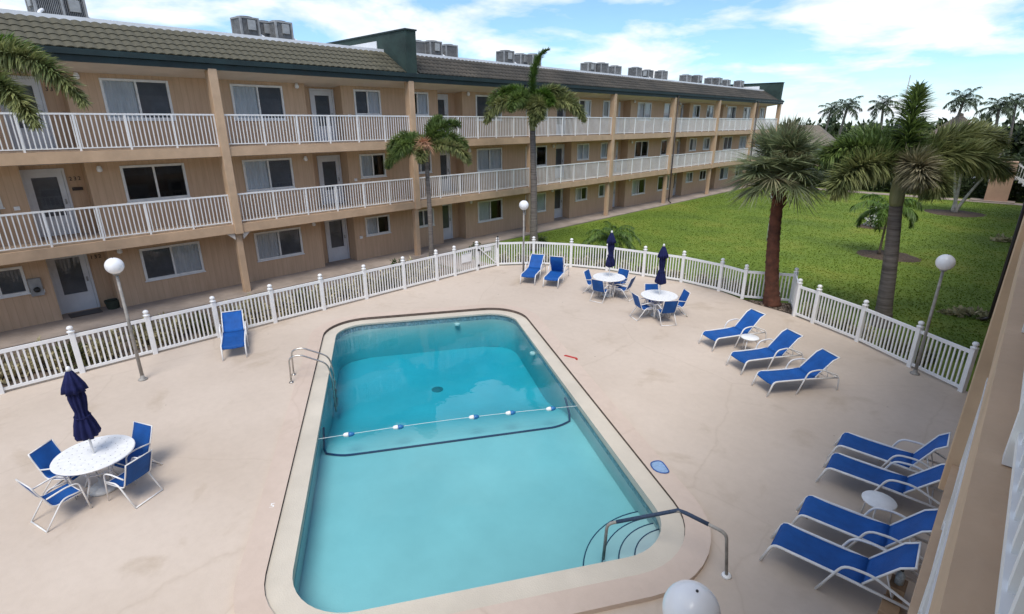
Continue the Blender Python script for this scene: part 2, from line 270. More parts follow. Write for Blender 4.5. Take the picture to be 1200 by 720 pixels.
# ------------------------------------------------------------------ mesh tools
C=scene.collection
class MB:
    def __init__(s): s.v=[]; s.f=[]
    def add(s,vs,fs):
        k=len(s.v); s.v.extend(vs); s.f.extend([tuple(i+k for i in f) for f in fs]); return s
    def box(s,x0,x1,y0,y1,z0,z1):
        return s.add([(x0,y0,z0),(x1,y0,z0),(x1,y1,z0),(x0,y1,z0),(x0,y0,z1),(x1,y0,z1),(x1,y1,z1),(x0,y1,z1)],
          [(0,3,2,1),(4,5,6,7),(0,1,5,4),(1,2,6,5),(2,3,7,6),(3,0,4,7)])
    def bevbox(s,x0,x1,y0,y1,z0,z1,b):
        o=[(x0+b,y0),(x1-b,y0),(x1,y0+b),(x1,y1-b),(x1-b,y1),(x0+b,y1),(x0,y1-b),(x0,y0+b)]
        i=[(x0+2*b,y0+b),(x1-2*b,y0+b),(x1-b,y0+2*b),(x1-b,y1-2*b),(x1-2*b,y1-b),(x0+2*b,y1-b),(x0+b,y1-2*b),(x0+b,y0+2*b)]
        vs=[(*p,z0) for p in o]+[(*p,z1-b) for p in o]+[(*p,z1) for p in i]
        fs=[tuple(range(7,-1,-1)),tuple(range(16,24))]
        for k in range(8):
            n=(k+1)%8; fs+= [(k,n,8+n,8+k),(8+k,8+n,16+n,16+k)]
        return s.add(vs,fs)
    def obox(s,p,q,w,h,up=(0,0,1)):      # beam from p to q, width w sideways, height h
        p=np.array(p,float); q=np.array(q,float); d=q-p; L=np.linalg.norm(d); d/=L
        u=np.array(up,float); sd=np.cross(u,d); sd/=np.linalg.norm(sd); u2=np.cross(d,sd)
        vs=[]
        for e in (p,q):
            for a,b in ((-1,-1),(1,-1),(1,1),(-1,1)): vs.append(tuple(e+sd*a*w/2+u2*b*h/2))
        return s.add(vs,[(0,3,2,1),(4,5,6,7),(0,1,5,4),(1,2,6,5),(2,3,7,6),(3,0,4,7)])
    def tube(s,path,r,n=8,closed=False):
        P=[np.array(p,float) for p in path]; m=len(P); rr=r if hasattr(r,'__len__') else [r]*m
        T=[]
        for i in range(m):
            if closed: d=P[(i+1)%m]-P[i-1]
            else: d=P[min(i+1,m-1)]-P[max(i-1,0)]
            T.append(d/ (np.linalg.norm(d) or 1))
        a=np.array((0,0,1.0)) if abs(T[0][2])<0.9 else np.array((1.0,0,0))
        u=np.cross(T[0],a); u/=np.linalg.norm(u); vs=[]
        for i in range(m):
            v0=u-T[i]*np.dot(u,T[i])
            if np.linalg.norm(v0)<0.15:
                v0=np.cross(T[i],np.array((0.31,0.17,0.93)) if abs(T[i][2])<0.8 else np.array((0.93,0.17,0.3)))
            u=v0/np.linalg.norm(v0); w=np.cross(T[i],u)
            for k in range(n):
                an=2*math.pi*k/n; vs.append(tuple(P[i]+rr[i]*(math.cos(an)*u+math.sin(an)*w)))
        fs=[]
        for i in range(m if closed else m-1):
            j=(i+1)%m
            for k in range(n): fs.append((i*n+k,i*n+(k+1)%n,j*n+(k+1)%n,j*n+k))
        if not closed: fs+= [tuple(range(n-1,-1,-1)),tuple((m-1)*n+k for k in range(n))]
        return s.add(vs,fs)
    def lathe(s,prof,n=16,c=(0,0,0),fold=0,famp=0.0,ph=0.0):
        vs=[];fs=[];m=len(prof)
        for i,(r,z) in enumerate(prof):
            for k in range(n):
                a=2*math.pi*k/n; q=r*(1+famp*math.cos(fold*a+ph+z*1.3)) if fold else r
                vs.append((c[0]+q*math.cos(a),c[1]+q*math.sin(a),c[2]+z))
        for i in range(m-1):
            for k in range(n): fs.append((i*n+k,i*n+(k+1)%n,(i+1)*n+(k+1)%n,(i+1)*n+k))
        fs+=[tuple(range(n-1,-1,-1)),tuple((m-1)*n+k for k in range(n))]
        return s.add(vs,fs)
    def mesh(s,name,m,smooth=False):
        me=bpy.data.meshes.new(name); me.from_pydata(s.v,[],s.f); me.validate(); me.update()
        if m: me.materials.append(m)
        if smooth: me.polygons.foreach_set('use_smooth',[True]*len(me.polygons))
        return me
    def build(s,name,m,parent=None,smooth=False,kind=None,loc=None,rotz=0):
        return place(name,s.mesh(name,m,smooth),parent,loc,rotz,kind)
def place(name,me,parent=None,loc=None,rotz=0,kind=None):
    o=bpy.data.objects.new(name,me); C.objects.link(o)
    if parent: o.parent=parent
    if loc is not None: o.location=loc
    if rotz: o.rotation_euler=(0,0,rotz)
    if kind: o['kind']=kind
    return o
def np_mesh(name,V,F4=None,F3=None,m=None):
    me=bpy.data.meshes.new(name); V=np.asarray(V,np.float32)
    parts=[]; 
    if F4 is not None and len(F4): parts.append((np.asarray(F4),4))
    if F3 is not None and len(F3): parts.append((np.asarray(F3),3))
    idx=np.concatenate([p.ravel() for p,_ in parts]).astype(np.int32)
    tot=np.concatenate([np.full(len(p),k) for p,k in parts]).astype(np.int32)
    st=np.concatenate([[0],np.cumsum(tot)[:-1]]).astype(np.int32)
    me.vertices.add(len(V)); me.vertices.foreach_set('co',V.ravel())
    me.loops.add(len(idx)); me.loops.foreach_set('vertex_index',idx)
    me.polygons.add(len(tot)); me.polygons.foreach_set('loop_start',st); me.polygons.foreach_set('loop_total',tot)
    me.update(calc_edges=True); me.validate()
    if m: me.materials.append(m)
    return me
def thing(name,label,cat,loc=(0,0,0),rotz=0,group=None):
    o=bpy.data.objects.new(name,None); C.objects.link(o); o.empty_display_size=0.2
    o.location=loc; o.rotation_euler=(0,0,rotz); o['label']=label; o['category']=cat
    if group: o['group']=group
    return o
def tag(o,label,cat,group=None):
    o['label']=label; o['category']=cat
    if group: o['group']=group
    return o
def copy_tree(root,loc,rotz,label=None,group=None):
    def cp(o,par):
        c=o.copy(); C.objects.link(c)
        if par: c.parent=par
        for ch in list(o.children): cp(ch,c)
        return c
    r=cp(root,None); r.location=loc; r.rotation_euler=(0,0,rotz)
    if label: r['label']=label
    if group: r['group']=group
    return r
def polyfill(outer,holes,z,name,m,kind=None,thick=0,parent=None):
    import bmesh
    bm=bmesh.new()
    loops=[]
    for lp in [outer]+holes:
        vs=[bm.verts.new((x,y,z)) for x,y in lp]; loops.append(vs)
        for i in range(len(vs)): bm.edges.new((vs[i],vs[(i+1)%len(vs)]))
    bmesh.ops.triangle_fill(bm,use_beauty=True,use_dissolve=False,edges=bm.edges[:],normal=(0,0,1))
    for f in bm.faces:
        if f.normal.z<0: f.normal_flip()
    if thick:
        for li,vs in enumerate(loops):
            low=[bm.verts.new((v.co.x,v.co.y,z-thick)) for v in vs]
            for i in range(len(vs)):
                j=(i+1)%len(vs); bm.faces.new((vs[i],low[i],low[j],vs[j]))
    me=bpy.data.meshes.new(name); bm.to_mesh(me); bm.free(); me.materials.append(m)
    return place(name,me,parent,kind=kind)

# ------------------------------------------------------------------ pool layout
TH=R(-32.4); E1=(math.cos(TH),math.sin(TH)); E2=(-math.sin(TH),math.cos(TH))
def pw(a,b): return (a*E1[0]+b*E2[0],a*E1[1]+b*E2[1])
PA0,PA1,PB0,PB1=-16.77,-5.58,-1.65,4.08
def rrect(off,r,n=10):
    a0,a1,b0,b1=PA0-off,PA1+off,PB0-off,PB1+off; pts=[]
    for (ca,cb,s) in ((a1-r,b1-r,0),(a0+r,b1-r,90),(a0+r,b0+r,180),(a1-r,b0+r,270)):
        for k in range(n+1):
            an=R(s+90*k/n); pts.append((ca+r*math.cos(an),cb+r*math.sin(an)))
    return pts
RAD=0.95
loop_in=rrect(0,RAD); loop_joint=rrect(0.33,RAD+0.33); loop_band=rrect(0.70,RAD+0.70)
W=lambda lp:[pw(a,b) for a,b in lp]

# ------------------------------------------------------------------ ground, deck, lawn, paths
FENCE=[(-16.52,-3.55),(-16.52,-1.9),(-16.52,-0.25),(-16.52,1.30),(-16.52,2.93),(-16.52,4.6),(-16.52,6.27),(-16.52,7.95),(-16.52,9.6),(-16.52,11.27),(-16.52,12.85),(-16.52,13.8),(-16.52,15.05),(-16.42,16.2),
 (-15.4,17.45),(-13.95,18.3),(-12.45,18.9),(-10.85,19.2),(-9.3,19.5),(-7.7,19.37),(-6.7,19.07),(-5.27,19.8),(-4.74,18.44),(-4.08,18.13),(-2.68,17.4),(-1.26,16.41),(-0.12,15.62)]
deck_poly=[(-16.64,-14),(2.3,-14),(2.3,15.5),(-0.05,15.72),(-1.22,16.53),(-2.62,17.53),(-4.02,18.26),(-4.75,18.52),(-5.3,18.62),(-6.1,18.78),(-6.75,19.02),(-7.7,19.49),(-9.3,19.62),(-10.87,19.32),(-12.5,19.02),(-14.02,18.41),(-15.5,17.55),(-16.54,16.25),(-16.64,15.05)]
deck=polyfill(deck_poly,[W(loop_band)],0.0,'pool_deck',M['deck'],'structure',0.3)
big=[(-700,-300),(700,-300),(700,900),(-700,900)]
hole=[pw(PA0-0.3,PB0-0.3),pw(PA1+0.3,PB0-0.3),pw(PA1+0.3,PB1+0.3),pw(PA0-0.3,PB1+0.3)]
polyfill(big,[hole],-0.12,'lawn',M['lawn'],'structure')
def sheet(name,poly,z,m,thick=0.1): return polyfill(poly,[],z,name,m,'structure',thick)
sheet('planting_bed',[(-20.29,-12),(-16.645,-12),(-16.645,14.6),(-20.29,14.6)],-0.075,M['soil'],0.03)
sheet('path',[(-20.29,14.75),(-16.66,14.75),(-16.66,16.35),(-20.29,16.35)],-0.05,M['concrete'],0.06)
sheet('walkway',[(-22.7,-12),(-20.3,-12),(-20.3,62.5),(-22.7,62.5)],-0.06,M['concrete'],0.05)
sheet('mulch_bed',[(-6.74,19.03),(-6.1,18.80),(-5.3,18.64),(-4.78,18.54),(-5.2,19.72),(-5.3,19.76)],-0.02,M['mulch'],0.08)
sheet('road',[(-60,66),(60,66),(60,78),(-60,78)],-0.10,M['asphalt'],0.01)
sheet('far_path',[(-20,57.5),(2,57.5),(2,59.0),(-20,59.0)],-0.10,M['concrete'],0.01)

# ------------------------------------------------------------------ swimming pool
pool=thing('swimming_pool','rectangular in-ground swimming pool with rounded corners and pale coping','pool',(*pw(-11,1.2),0.0))
px0,py0=pool.location.x,pool.location.y
def PL(a,b,z): x,y=pw(a,b); return (x-px0,y-py0,z)
def zfloor(a):
    if a>-10.3: return -0.62-0.02*(-5.58-a)/5
    if a>-12.9: t=(-10.3-a)/2.6; t=t*t*(3-2*t); return -0.64-0.66*t
    return -1.3
m=MB(); na=60
def b_lim(a):
    r=RAD; d=0
    if a<PA0+r: x=PA0+r-a; d=r-math.sqrt(max(0,r*r-x*x))
    if a>PA1-r: x=a-(PA1-r); d=r-math.sqrt(max(0,r*r-x*x))
    return PB0+d,PB1-d
rows=[]
for i in range(na+1):
    a=PA0+(PA1-PA0)*i/na; b0,b1=b_lim(a)
    rows.append([PL(a,b0+(b1-b0)*k/6,zfloor(a)) for k in range(7)])
vs=[p for r_ in rows for p in r_]; fs=[(i*7+k,(i+1)*7+k,(i+1)*7+k+1,i*7+k+1) for i in range(na) for k in range(6)]
m.add(vs,fs)
# walls
fine=[]
for i in range(len(loop_in)):
    p=loop_in[i]; q=loop_in[(i+1)%len(loop_in)]; L=math.dist(p,q); k=max(1,int(L/0.25))
    fine+=[(p[0]+(q[0]-p[0])*t/k,p[1]+(q[1]-p[1])*t/k) for t in range(k)]
n=len(fine); vs=[PL(a,b,-0.30) for a,b in fine]+[PL(a,b,zfloor(a)-0.02) for a,b in fine]
m.add(vs,[(i,(i+1)%n,n+(i+1)%n,n+i) for i in range(n)])
m.build('basin',M['plaster'],pool)
m=MB(); vs=[PL(a,b,-0.085) for a,b in fine]+[PL(a,b,-0.30) for a,b in fine]
m.add(vs,[(i,(i+1)%n,n+(i+1)%n,n+i) for i in range(n)])
M['waterline']=mat('waterline_tile',(0.30,0.42,0.50),0.25,0.25,14)
m.build('waterline_tile_band',M['waterline'],pool)
# coping ring
def ring(lpA,zA,lpB,zB,skirtA=None,skirtB=None):
    m=MB(); n=len(lpA); za=zA if callable(zA) else (lambda a:zA); zb=zB if callable(zB) else (lambda a:zB)
    vs=[PL(a,b,za(a)) for a,b in lpA]+[PL(a,b,zb(a)) for a,b in lpB]
    fs=[(i,n+i,n+(i+1)%n,(i+1)%n) for i in range(n)]
    if skirtA is not None:
        vs+=[PL(a,b,skirtA) for a,b in lpA]; fs+=[(i,(i+1)%n,2*n+(i+1)%n,2*n+i) for i in range(n)]
    if skirtB is not None:
        k=len(vs); vs+=[PL(a,b,skirtB) for a,b in lpB]; fs+=[(n+i,k+i,k+(i+1)%n,n+(i+1)%n) for i in range(n)]
    return m.add(vs,fs)
lp_in2=rrect(-0.03,RAD-0.03); 
cdrop=lambda a:0.085-0.045*max(0,min(1,(a-PA0-0.6)/3.0))
tilt=lambda a:0.006+0.07*max(0,min(1,(a-PA0-3.0)/(PA1-PA0-3.0)))
ring(lp_in2,lambda a:tilt(a)-cdrop(a)+0.004,rrect(0.325,RAD+0.325),lambda a:tilt(a)-cdrop(a),skirtA=-0.13).build('coping',M['coping'],pool)
ring(loop_joint,tilt,rrect(0.71,RAD+0.71),tilt,skirtB=-0.1).build('deck_band',M['band'],pool)
ring(rrect(0.331,RAD+0.331),lambda a:tilt(a)-0.004,rrect(0.332,RAD+0.332),lambda a:-0.20,skirtA=-0.2).build('expansion_joint',M['joint'],pool)
# corner steps
cA,cB=PA1,PB1
for k,(r_,z) in enumerate(((0.74,-0.27),(0.98,-0.36),(1.23,-0.46),(1.52,-0.56))):
    m=MB(); arc=[(cA+r_*math.cos(R(180+90*i/16)),cB+r_*math.sin(R(180+90*i/16))) for i in range(17)]
    vs=[PL(cA,cB,z)]+[PL(a,b,z) for a,b in arc]+[PL(a,b,-0.75) for a,b in arc]
    m.add(vs,[(0,i+1,i+2) for i in range(16)]+[(i+1,18+i,19+i,i+2) for i in range(16)])
    st=m.build('step',M['plaster'],pool)
    m=MB(); m.tube([PL(a,b,z+0.004) for a,b in arc],0.011,5).build('step_edge_tile',M['navytile'],st)
    
m=MB(); pth=[]
for t in np.linspace(0,1,7): pth.append(PL(-10.95+0.45*t,PB0+0.05+0.02*t,-0.30-0.27*t))
for t in np.linspace(0,1,6): pth.append(PL(-10.4+0.17*math.sin(t*1.57),PB0+0.12+0.5*t,-0.615))
for t in np.linspace(0,1,14)[1:]: pth.append(PL(-10.23,PB0+0.62+(PB1-PB0-1.24)*t,-0.62))
for t in np.linspace(0,1,6)[1:]: pth.append(PL(-10.4+0.17*math.cos(t*1.57),PB1-0.62+0.5*t,-0.615))
for t in np.linspace(0,1,7)[1:]: pth.append(PL(-10.5-0.45*t,PB1-0.07+0.02*t,-0.57+0.27*t))
m.tube(pth,0.024,6).build('depth_marker_line',M['navytile'],pool)
m=MB(); m.lathe([(0.01,0.0),(0.16,0.0),(0.17,0.015),(0.01,0.03)],14,PL(-14.0,1.2,-1.3)); m.build('main_drain',M['metal'],pool)
for (a,b) in ((-16.68,2.2),(-13.8,PB1-0.06)):
    m=MB(); m.lathe([(0.01,0),(0.09,0),(0.09,0.05),(0.01,0.05)],12,PL(a,b,-0.38)); m.build('return_inlet',M['white'],pool)
# water body
m=MB(); wl=rrect(0.03,RAD+0.03); n=len(wl); ZW=-0.115
vs=[(*pw(a,b),ZW) for a,b in wl]+[(*pw(a,b),-2.3) for a,b in wl]
fs=[tuple(range(n)),tuple(range(2*n-1,n-1,-1))]+[(i,n+i,n+(i+1)%n,(i+1)%n) for i in range(n)]
m.add(vs,fs); wt=m.build('pool_water',M['water'],kind='structure')

# rope with floats
rp=thing('float_rope','white safety rope with blue and white floats across the pool','rope',(*pw(-10.18,PB0),ZW))
def RL(b,z=0): x,y=pw(-10.18-0.10*math.sin((b-PB0)/(PB1-PB0)*math.pi),b); return (x-rp.location.x,y-rp.location.y,z)
m=MB(); m.tube([RL(PB0+(PB1-PB0)*t,0.012) for t in np.linspace(0,1,24)],0.0055,5); m.build('rope',M['rope'],rp)
for k,b in enumerate((-1.02,-0.0,1.65,2.48,3.42)):
    x,y,z=RL(b,0.005); ang=TH+R(90)
    fm=MB(); fm.lathe([(0.02,-0.11),(0.042,-0.085),(0.05,-0.03),(0.05,0.0),(0.02,0.001)],12)
    fm.v=[(v[2],v[1],v[0]) for v in fm.v]
    f=fm.build('float',M['white'],rp,True,loc=(x,y,z),rotz=ang)
    fm=MB(); fm.lathe([(0.02,0.0),(0.05,0.001),(0.05,0.05),(0.042,0.085),(0.02,0.12)],12)
    fm.v=[(v[2],v[1],v[0]) for v in fm.v]
    fm.build('float_cap',M['floatblue'],f,True)

# ladder (left side)
def smooth_path(pts,k=5):
    P=[np.array(p,float) for p in pts]; out=[]
    for i in range(len(P)-1):
        p0=P[max(i-1,0)];p1=P[i];p2=P[i+1];p3=P[min(i+2,len(P)-1)]
        for t in np.linspace(0,1,k,endpoint=False):
            out.append(tuple(0.5*((2*p1)+(-p0+p2)*t+(2*p0-5*p1+4*p2-p3)*t*t+(-p0+3*p1-3*p2+p3)*t**3)))
    out.append(tuple(P[-1])); return out
def bend_path(pts,r=0.08,k=4):
    P=[np.array(p,float) for p in pts]; out=[tuple(P[0])]
    for i in range(1,len(P)-1):
        a=P[i-1]-P[i]; b=P[i+1]-P[i]; la,lb=np.linalg.norm(a),np.linalg.norm(b); d=min(r,la*0.45,lb*0.45)
        s=P[i]+a/la*d; e=P[i]+b/lb*d
        for t in np.linspace(0,1,k+1): out.append(tuple((1-t)**2*s+2*t*(1-t)*P[i]+t*t*e))
    out.append(tuple(P[-1])); return out
lad=thing('pool_ladder','stainless steel pool ladder with two looped grab rails over the coping','ladder',(*pw(-13.0,PB0-0.8),0))
lx,ly=lad.location.x,lad.location.y
for a in (-13.22,-12.78):
    pts=[(PB0-0.82,-0.0),(PB0-0.80,0.66),(PB0-0.55,0.72),(PB0+0.06,0.42),(PB0+0.14,0.05),(PB0+0.14,-0.95)]
    m=MB(); m.tube(bend_path([(pw(a,b)[0]-lx,pw(a,b)[1]-ly,z) for b,z in pts],0.14),0.021,8); m.build('rail',M['steel'],lad,True)
    m=MB(); x,y=pw(a,PB0-0.82); m.lathe([(0.02,0.001),(0.06,0.001),(0.05,0.02),(0.02,0.03)],12,(x-lx,y-ly,0)); m.build('flange',M['steel'],lad,True)
for z in (-0.30,-0.55,-0.80):
    m=MB(); p=pw(-13.22,PB0+0.14); q=pw(-12.78,PB0+0.14); m.obox((p[0]-lx,p[1]-ly,z),(q[0]-lx,q[1]-ly,z),0.09,0.03); m.build('rung',M['steel'],lad)
# stair handrail
hr=thing('handrail','stair handrail with blue fabric sleeve bending into the pool corner','handrail',(-1.88,6.36,0))
hp=[(-1.88,6.36,0.0),(-1.93,6.23,0.80),(-2.60,6.20,0.82),(-3.44,5.64,0.42),(-3.50,5.70,-0.33)]
m=MB(); m.tube([(p[0]+1.88,p[1]-6.36,p[2]) for p in bend_path(hp,0.10)],0.024,8); m.build('pipe',M['pole'],hr,True)
m=MB(); m.tube([(p[0]+1.88,p[1]-6.36,p[2]) for p in [(-2.18,6.22,0.808),(-2.5,6.205,0.816),(-2.62,6.19,0.812),(-2.95,5.965,0.655),(-3.33,5.715,0.474)]],0.029,8); m.build('sleeve',M['sleeve'],hr,True)
m=MB(); m.lathe([(0.02,0.001),(0.075,0.001),(0.06,0.025),(0.02,0.035)],14); m.build('flange',M['white'],hr,True)

# ------------------------------------------------------------------ apartment buildings
FZ=[-0.06,2.55,5.25]; CZ=[2.23,4.93,7.70]
WZ=[(0.72,1.87,1.00),(3.50,4.69,3.66),(6.13,7.38,6.34)]
XW=-1.40; XR=-2.0; XRAIL=-0.08
meshcache={}
def window_meshes(w,h,key):
    if key in meshcache: return meshcache[key]
    f=MB(); t=0.075
    f.box(-0.05,0.035,0,w,0,t); f.box(-0.05,0.035,0,w,h-t,h); f.box(-0.05,0.034,0,t,t,h-t); f.box(-0.05,0.034,w-t,w,t,h-t)
    f.box(-0.03,0.028,w/2-0.03,w/2+0.03,t,h-t)
    f.box(-0.05,0.06,-0.03,w+0.03,-0.035,0.0)
    p=MB(); wq=w/2-0.03-t; p.add([(-0.015,0,0),(-0.015,wq,0),(-0.015,wq,h-2*t),(-0.015,0,h-2*t)],[(0,1,2,3)])
    c=MB(); nn=26; wd=w/2-0.02
    vs=[(-0.055+0.014*math.sin(i*1.9)+0.006*math.sin(i*0.7),wd*i/nn,zz) for i in range(nn+1) for zz in (0.02,h-0.03)]
    c.add(vs,[(2*i,2*i+2,2*i+3,2*i+1) for i in range(nn)])
    s=MB(); s.box(-0.045,-0.04,0,w/2-0.03-t,0,h-2*t)
    meshcache[key]=(f.mesh('window',M['frame']),p.mesh('pane',M['pane']),c.mesh('curtain',M['curtain']),s.mesh('insect_screen',M['screen'])); return meshcache[key]
def door_meshes():
    if 'door' in meshcache: return meshcache['door']
    w,h=0.94,2.03; d=MB()
    d.box(-0.05,0.04,-0.07,0.0,0,h+0.07); d.box(-0.05,0.04,w,w+0.07,0,h+0.07); d.box(-0.05,0.04,0,w,h,h+0.07)
    d.box(-0.04,0.015,0.005,0.15,0.0,h-0.005); d.box(-0.04,0.015,w-0.15,w-0.005,0,h-0.005); d.box(-0.04,0.014,0.15,w-0.15,0,0.62); d.box(-0.04,0.014,0.15,w-0.15,h-0.19,h-0.005)
    d.box(-0.04,0.02,0.2,w-0.2,0.1,0.52)
    p=MB(); p.add([(-0.015,0.15,0.62),(-0.015,w-0.15,0.62),(-0.015,w-0.15,h-0.19),(-0.015,0.15,h-0.19)],[(0,1,2,3)])
    b=MB(); b.box(-0.06,-0.055,0.02,w-0.02,0.02,h-0.02)
    hd=MB(); hd.bevbox(0.016,0.05,w-0.105,w-0.06,0.98,1.14,0.006)
    meshcache['door']=(d.mesh('door',M['doorwhite']),p.mesh('pane',M['pane']),b.mesh('inner_door',M['screen']),hd.mesh('handle',M['metal'])); return meshcache['door']
TILE=None
def tile_mesh():
    w=0.272; L=0.40; n=6; vs=[]
    for j,(d,l) in enumerate(((0.0,0.0),(0.0,L))):
        for i in range(n+1):
            t=i/n; z=0.026*math.sin(math.pi*min(1,t/0.72))if t<0.72 else -0.010*math.sin(math.pi*(t-0.72)/0.28)
            vs.append((l,w*t,z+0.03*(1-j)+0.012))
    k=len(vs)
    for i in range(n+1): v=vs[i]; vs.append((v[0],v[1],v[2]-0.035))
    fs=[(i,i+1,n+2+i,n+1+i) for i in range(n)]+[(k+i,k+i+1,i+1,i) for i in range(n)]
    return vs,fs
def building(name,label,loc,rotz,axes,parity,curt,detail,parapets,pipes,dark_from=None):
    """axes: local y of the cross walls, ascending. parity: 0 when axes[0] has small windows beside it."""
    rng=random.Random(3+len(name)+int(loc[0]))
    B=thing(name,label,'building',loc,rotz)
    y0,y1=axes[0],axes[-1]
    wall=MB(); inner=MB(); soff=MB()
    def panel(x,ya,yb,za,zb,holes):
        ys=sorted({ya,yb,*[h[0] for h in holes],*[h[1] for h in holes]}); zs=sorted({za,zb,*[h[2] for h in holes],*[h[3] for h in holes]})
        for i in range(len(ys)-1):
            for j in range(len(zs)-1):
                cy=(ys[i]+ys[i+1])/2; cz=(zs[j]+zs[j+1])/2
                if any(h[0]<cy<h[1] and h[2]<cz<h[3] for h in holes): continue
                wall.add([(x,ys[i],zs[j]),(x,ys[i+1],zs[j]),(x,ys[i+1],zs[j+1]),(x,ys[i],zs[j+1])],[(0,1,2,3)])
        for (a,b,c,d) in holes:
            q=x-0.14
            wall.add([(x,a,c),(x,b,c),(x,b,d),(x,a,d),(q,a,c),(q,b,c),(q,b,d),(q,a,d)],[(0,4,5,1),(1,5,6,2),(2,6,7,3),(3,7,4,0)])
    wins=[]; doors=[]; lights=[]; numbers=[]; plates=[]
    for i in range(len(axes)-1):
        a,b=axes[i],axes[i+1]; flip=((i+parity)%2==0); k=(b-a)/8.05
        def Y(s0,s1): return (b-s1*k,b-s0*k) if flip else (a+s0*k,a+s1*k)
        big=Y(1.00,2.93); rec=Y(3.85,5.45); dr=Y(4.40,5.34); sm=Y(6.04,7.36)
        for f in range(3):
            z0,z1,zs=WZ[f]; fb=FZ[f]-0.04; ft=CZ[f]+0.02
            lo,hi=rec
            holes=[(big[0],big[1],z0,z1),(sm[0],sm[1],zs,z1)]
            panel(XW,a,lo,fb,ft,[h for h in holes if h[1]<=lo]); panel(XW,hi,b,fb,ft,[h for h in holes if h[0]>=hi])
            dz=FZ[f]+0.02
            panel(XR,lo,hi,fb,ft,[(dr[0],dr[0]+0.94,dz,dz+2.03)])
            for yy in rec: wall.add([(XR,yy,fb),(XW,yy,fb),(XW,yy,ft),(XR,yy,ft)],[(0,1,2,3)])
            wins+= [(i,f,0,big[0],z0,big[1]-big[0],z1-z0),(i,f,1,sm[0],zs,sm[1]-sm[0],z1-zs)]
            doors.append((i,f,dr[0],dz)); ly=(lo-0.35) if not flip else (hi+0.35)
            lights.append((ly,CZ[f]-0.30)); numbers.append((i,f,(dr[0]-0.30) if not flip else (dr[1]+0.30)))
            plates.append(((hi+0.3) if not flip else (lo-0.3),FZ[f]+1.05))
            inner.add([(XR-0.55,a,fb),(XR-0.55,b,fb),(XR-0.55,b,ft),(XR-0.55,a,ft)],[(0,1,2,3)])
    wall.box(-12,XR-0.6,y0,y0+0.2,-0.12,8.8); wall.box(-12,XR-0.6,y1-0.2,y1,-0.12,8.8); wall.box(-12,-11.8,y0+0.2,y1-0.2,-0.12,8.8)
    for yy,sg in ((y0,1),(y1,-1)):
        wall.box(XR-0.6,XW-0.001,min(yy,yy+sg*0.2),max(yy,yy+sg*0.2),-0.12,7.75)
    wall.build('wall',M['siding'],B); inner.build('interior',M['interior'],B)
    # floors
    for f in (1,2):
        s=MB(); zt,zb=FZ[f],CZ[f-1]
        s.box(-0.16,0.0,y0,y1,zb,zt-0.004); s.build('slab_edge',M['slab'],B)
        s=MB(); s.box(XR,-0.161,y0,y1,zt-0.13,zt); s.build('walkway_floor',M['floor_paint'],B)
        s=MB(); s.add([(-0.161,y0,zb+0.006),(-0.161,y1,zb+0.006),(XR,y1,zb-0.14),(XR,y0,zb-0.14)],[(0,1,2,3)]); s.build('walkway_ceiling',M['soffit'],B)
    s=MB(); s.add([(-0.021,y0,7.712),(-0.021,y1,7.712),(XW,y1,7.51),(XW,y0,7.51),(XR,y1,7.44),(XR,y0,7.44)],[(0,1,2,3),(3,2,4,5)]); s.build('soffit',M['soffit'],B)
    # columns
    for i,y in enumerate(axes):
        c=MB(); yy=min(max(y,y0+0.15),y1-0.15)
        c.bevbox(-0.30,0.055,yy-0.14,yy+0.14,2.20,7.74,0.012); 
        c.bevbox(-0.34,-0.10,yy-0.11,yy+0.11,-0.06,2.23,0.01); c.build('column',M['slab'],B)
        for sg in (-1,1):
            q=MB(); q.add([(-0.15,yy+sg*0.14,2.228),(-0.15,yy+sg*0.42,2.228),(-0.15,yy+sg*0.14,1.98),(-0.05,yy+sg*0.14,2.228),(-0.05,yy+sg*0.42,2.228),(-0.05,yy+sg*0.14,1.98)],[(0,1,2),(3,5,4),(0,3,4,1),(1,4,5,2),(0,2,5,3)]); 
            if i in (0,1,2): q.build('bracket',M['soffit'],B)
    # windows and doors
    for (i,f,kind,y,z,w,h) in wins:
        fr,pn,cu,sc=window_meshes(round(w,2),round(h,2),(kind,round(w,2),round(h,2)))
        o=place('window',fr,B,(XW,y,z))
        w_=round(w,2)
        for q in range(2):
            yy=0.075 if q==0 else w_/2+0.03
            place('pane',pn,o,(0,yy,0.075))
            st=curt.get((i,f,kind),None); s=st[q] if st else rng.choice('ccds')
            if s=='c': place('curtain',cu,o,(0,0.02 if q==0 else w_/2,0))
            elif s=='s': place('insect_screen',sc,o,(0,yy,0.075))
    dm=door_meshes()
    for (i,f,y,z) in doors:
        o=place('door',dm[0],B,(XR,y,z)); place('pane',dm[1],o); place('inner_door',dm[2],o); place('handle',dm[3],o)
    lm=MB(); lm.lathe([(0.02,-0.10),(0.075,-0.07),(0.085,0.0),(0.06,0.06),(0.05,0.10),(0.02,0.10)],10); lme=lm.mesh('wall_light',M['globe'],True)
    for (y,z) in lights: place('wall_light',lme,B,(XW+0.095,y,z))
    pm=MB(); pm.bevbox(0.0,0.05,-0.07,0.07,-0.05,0.06,0.006); pme=pm.mesh('junction_box',M['white'])
    for (y,z) in plates[:9]: place('junction_box',pme,B,(XW,y,z))
    # railings
    bal=MB(); bal.box(-0.011,0.011,-0.015,0.015,0.10,1.02); balm=bal.mesh('baluster',M['rail'])
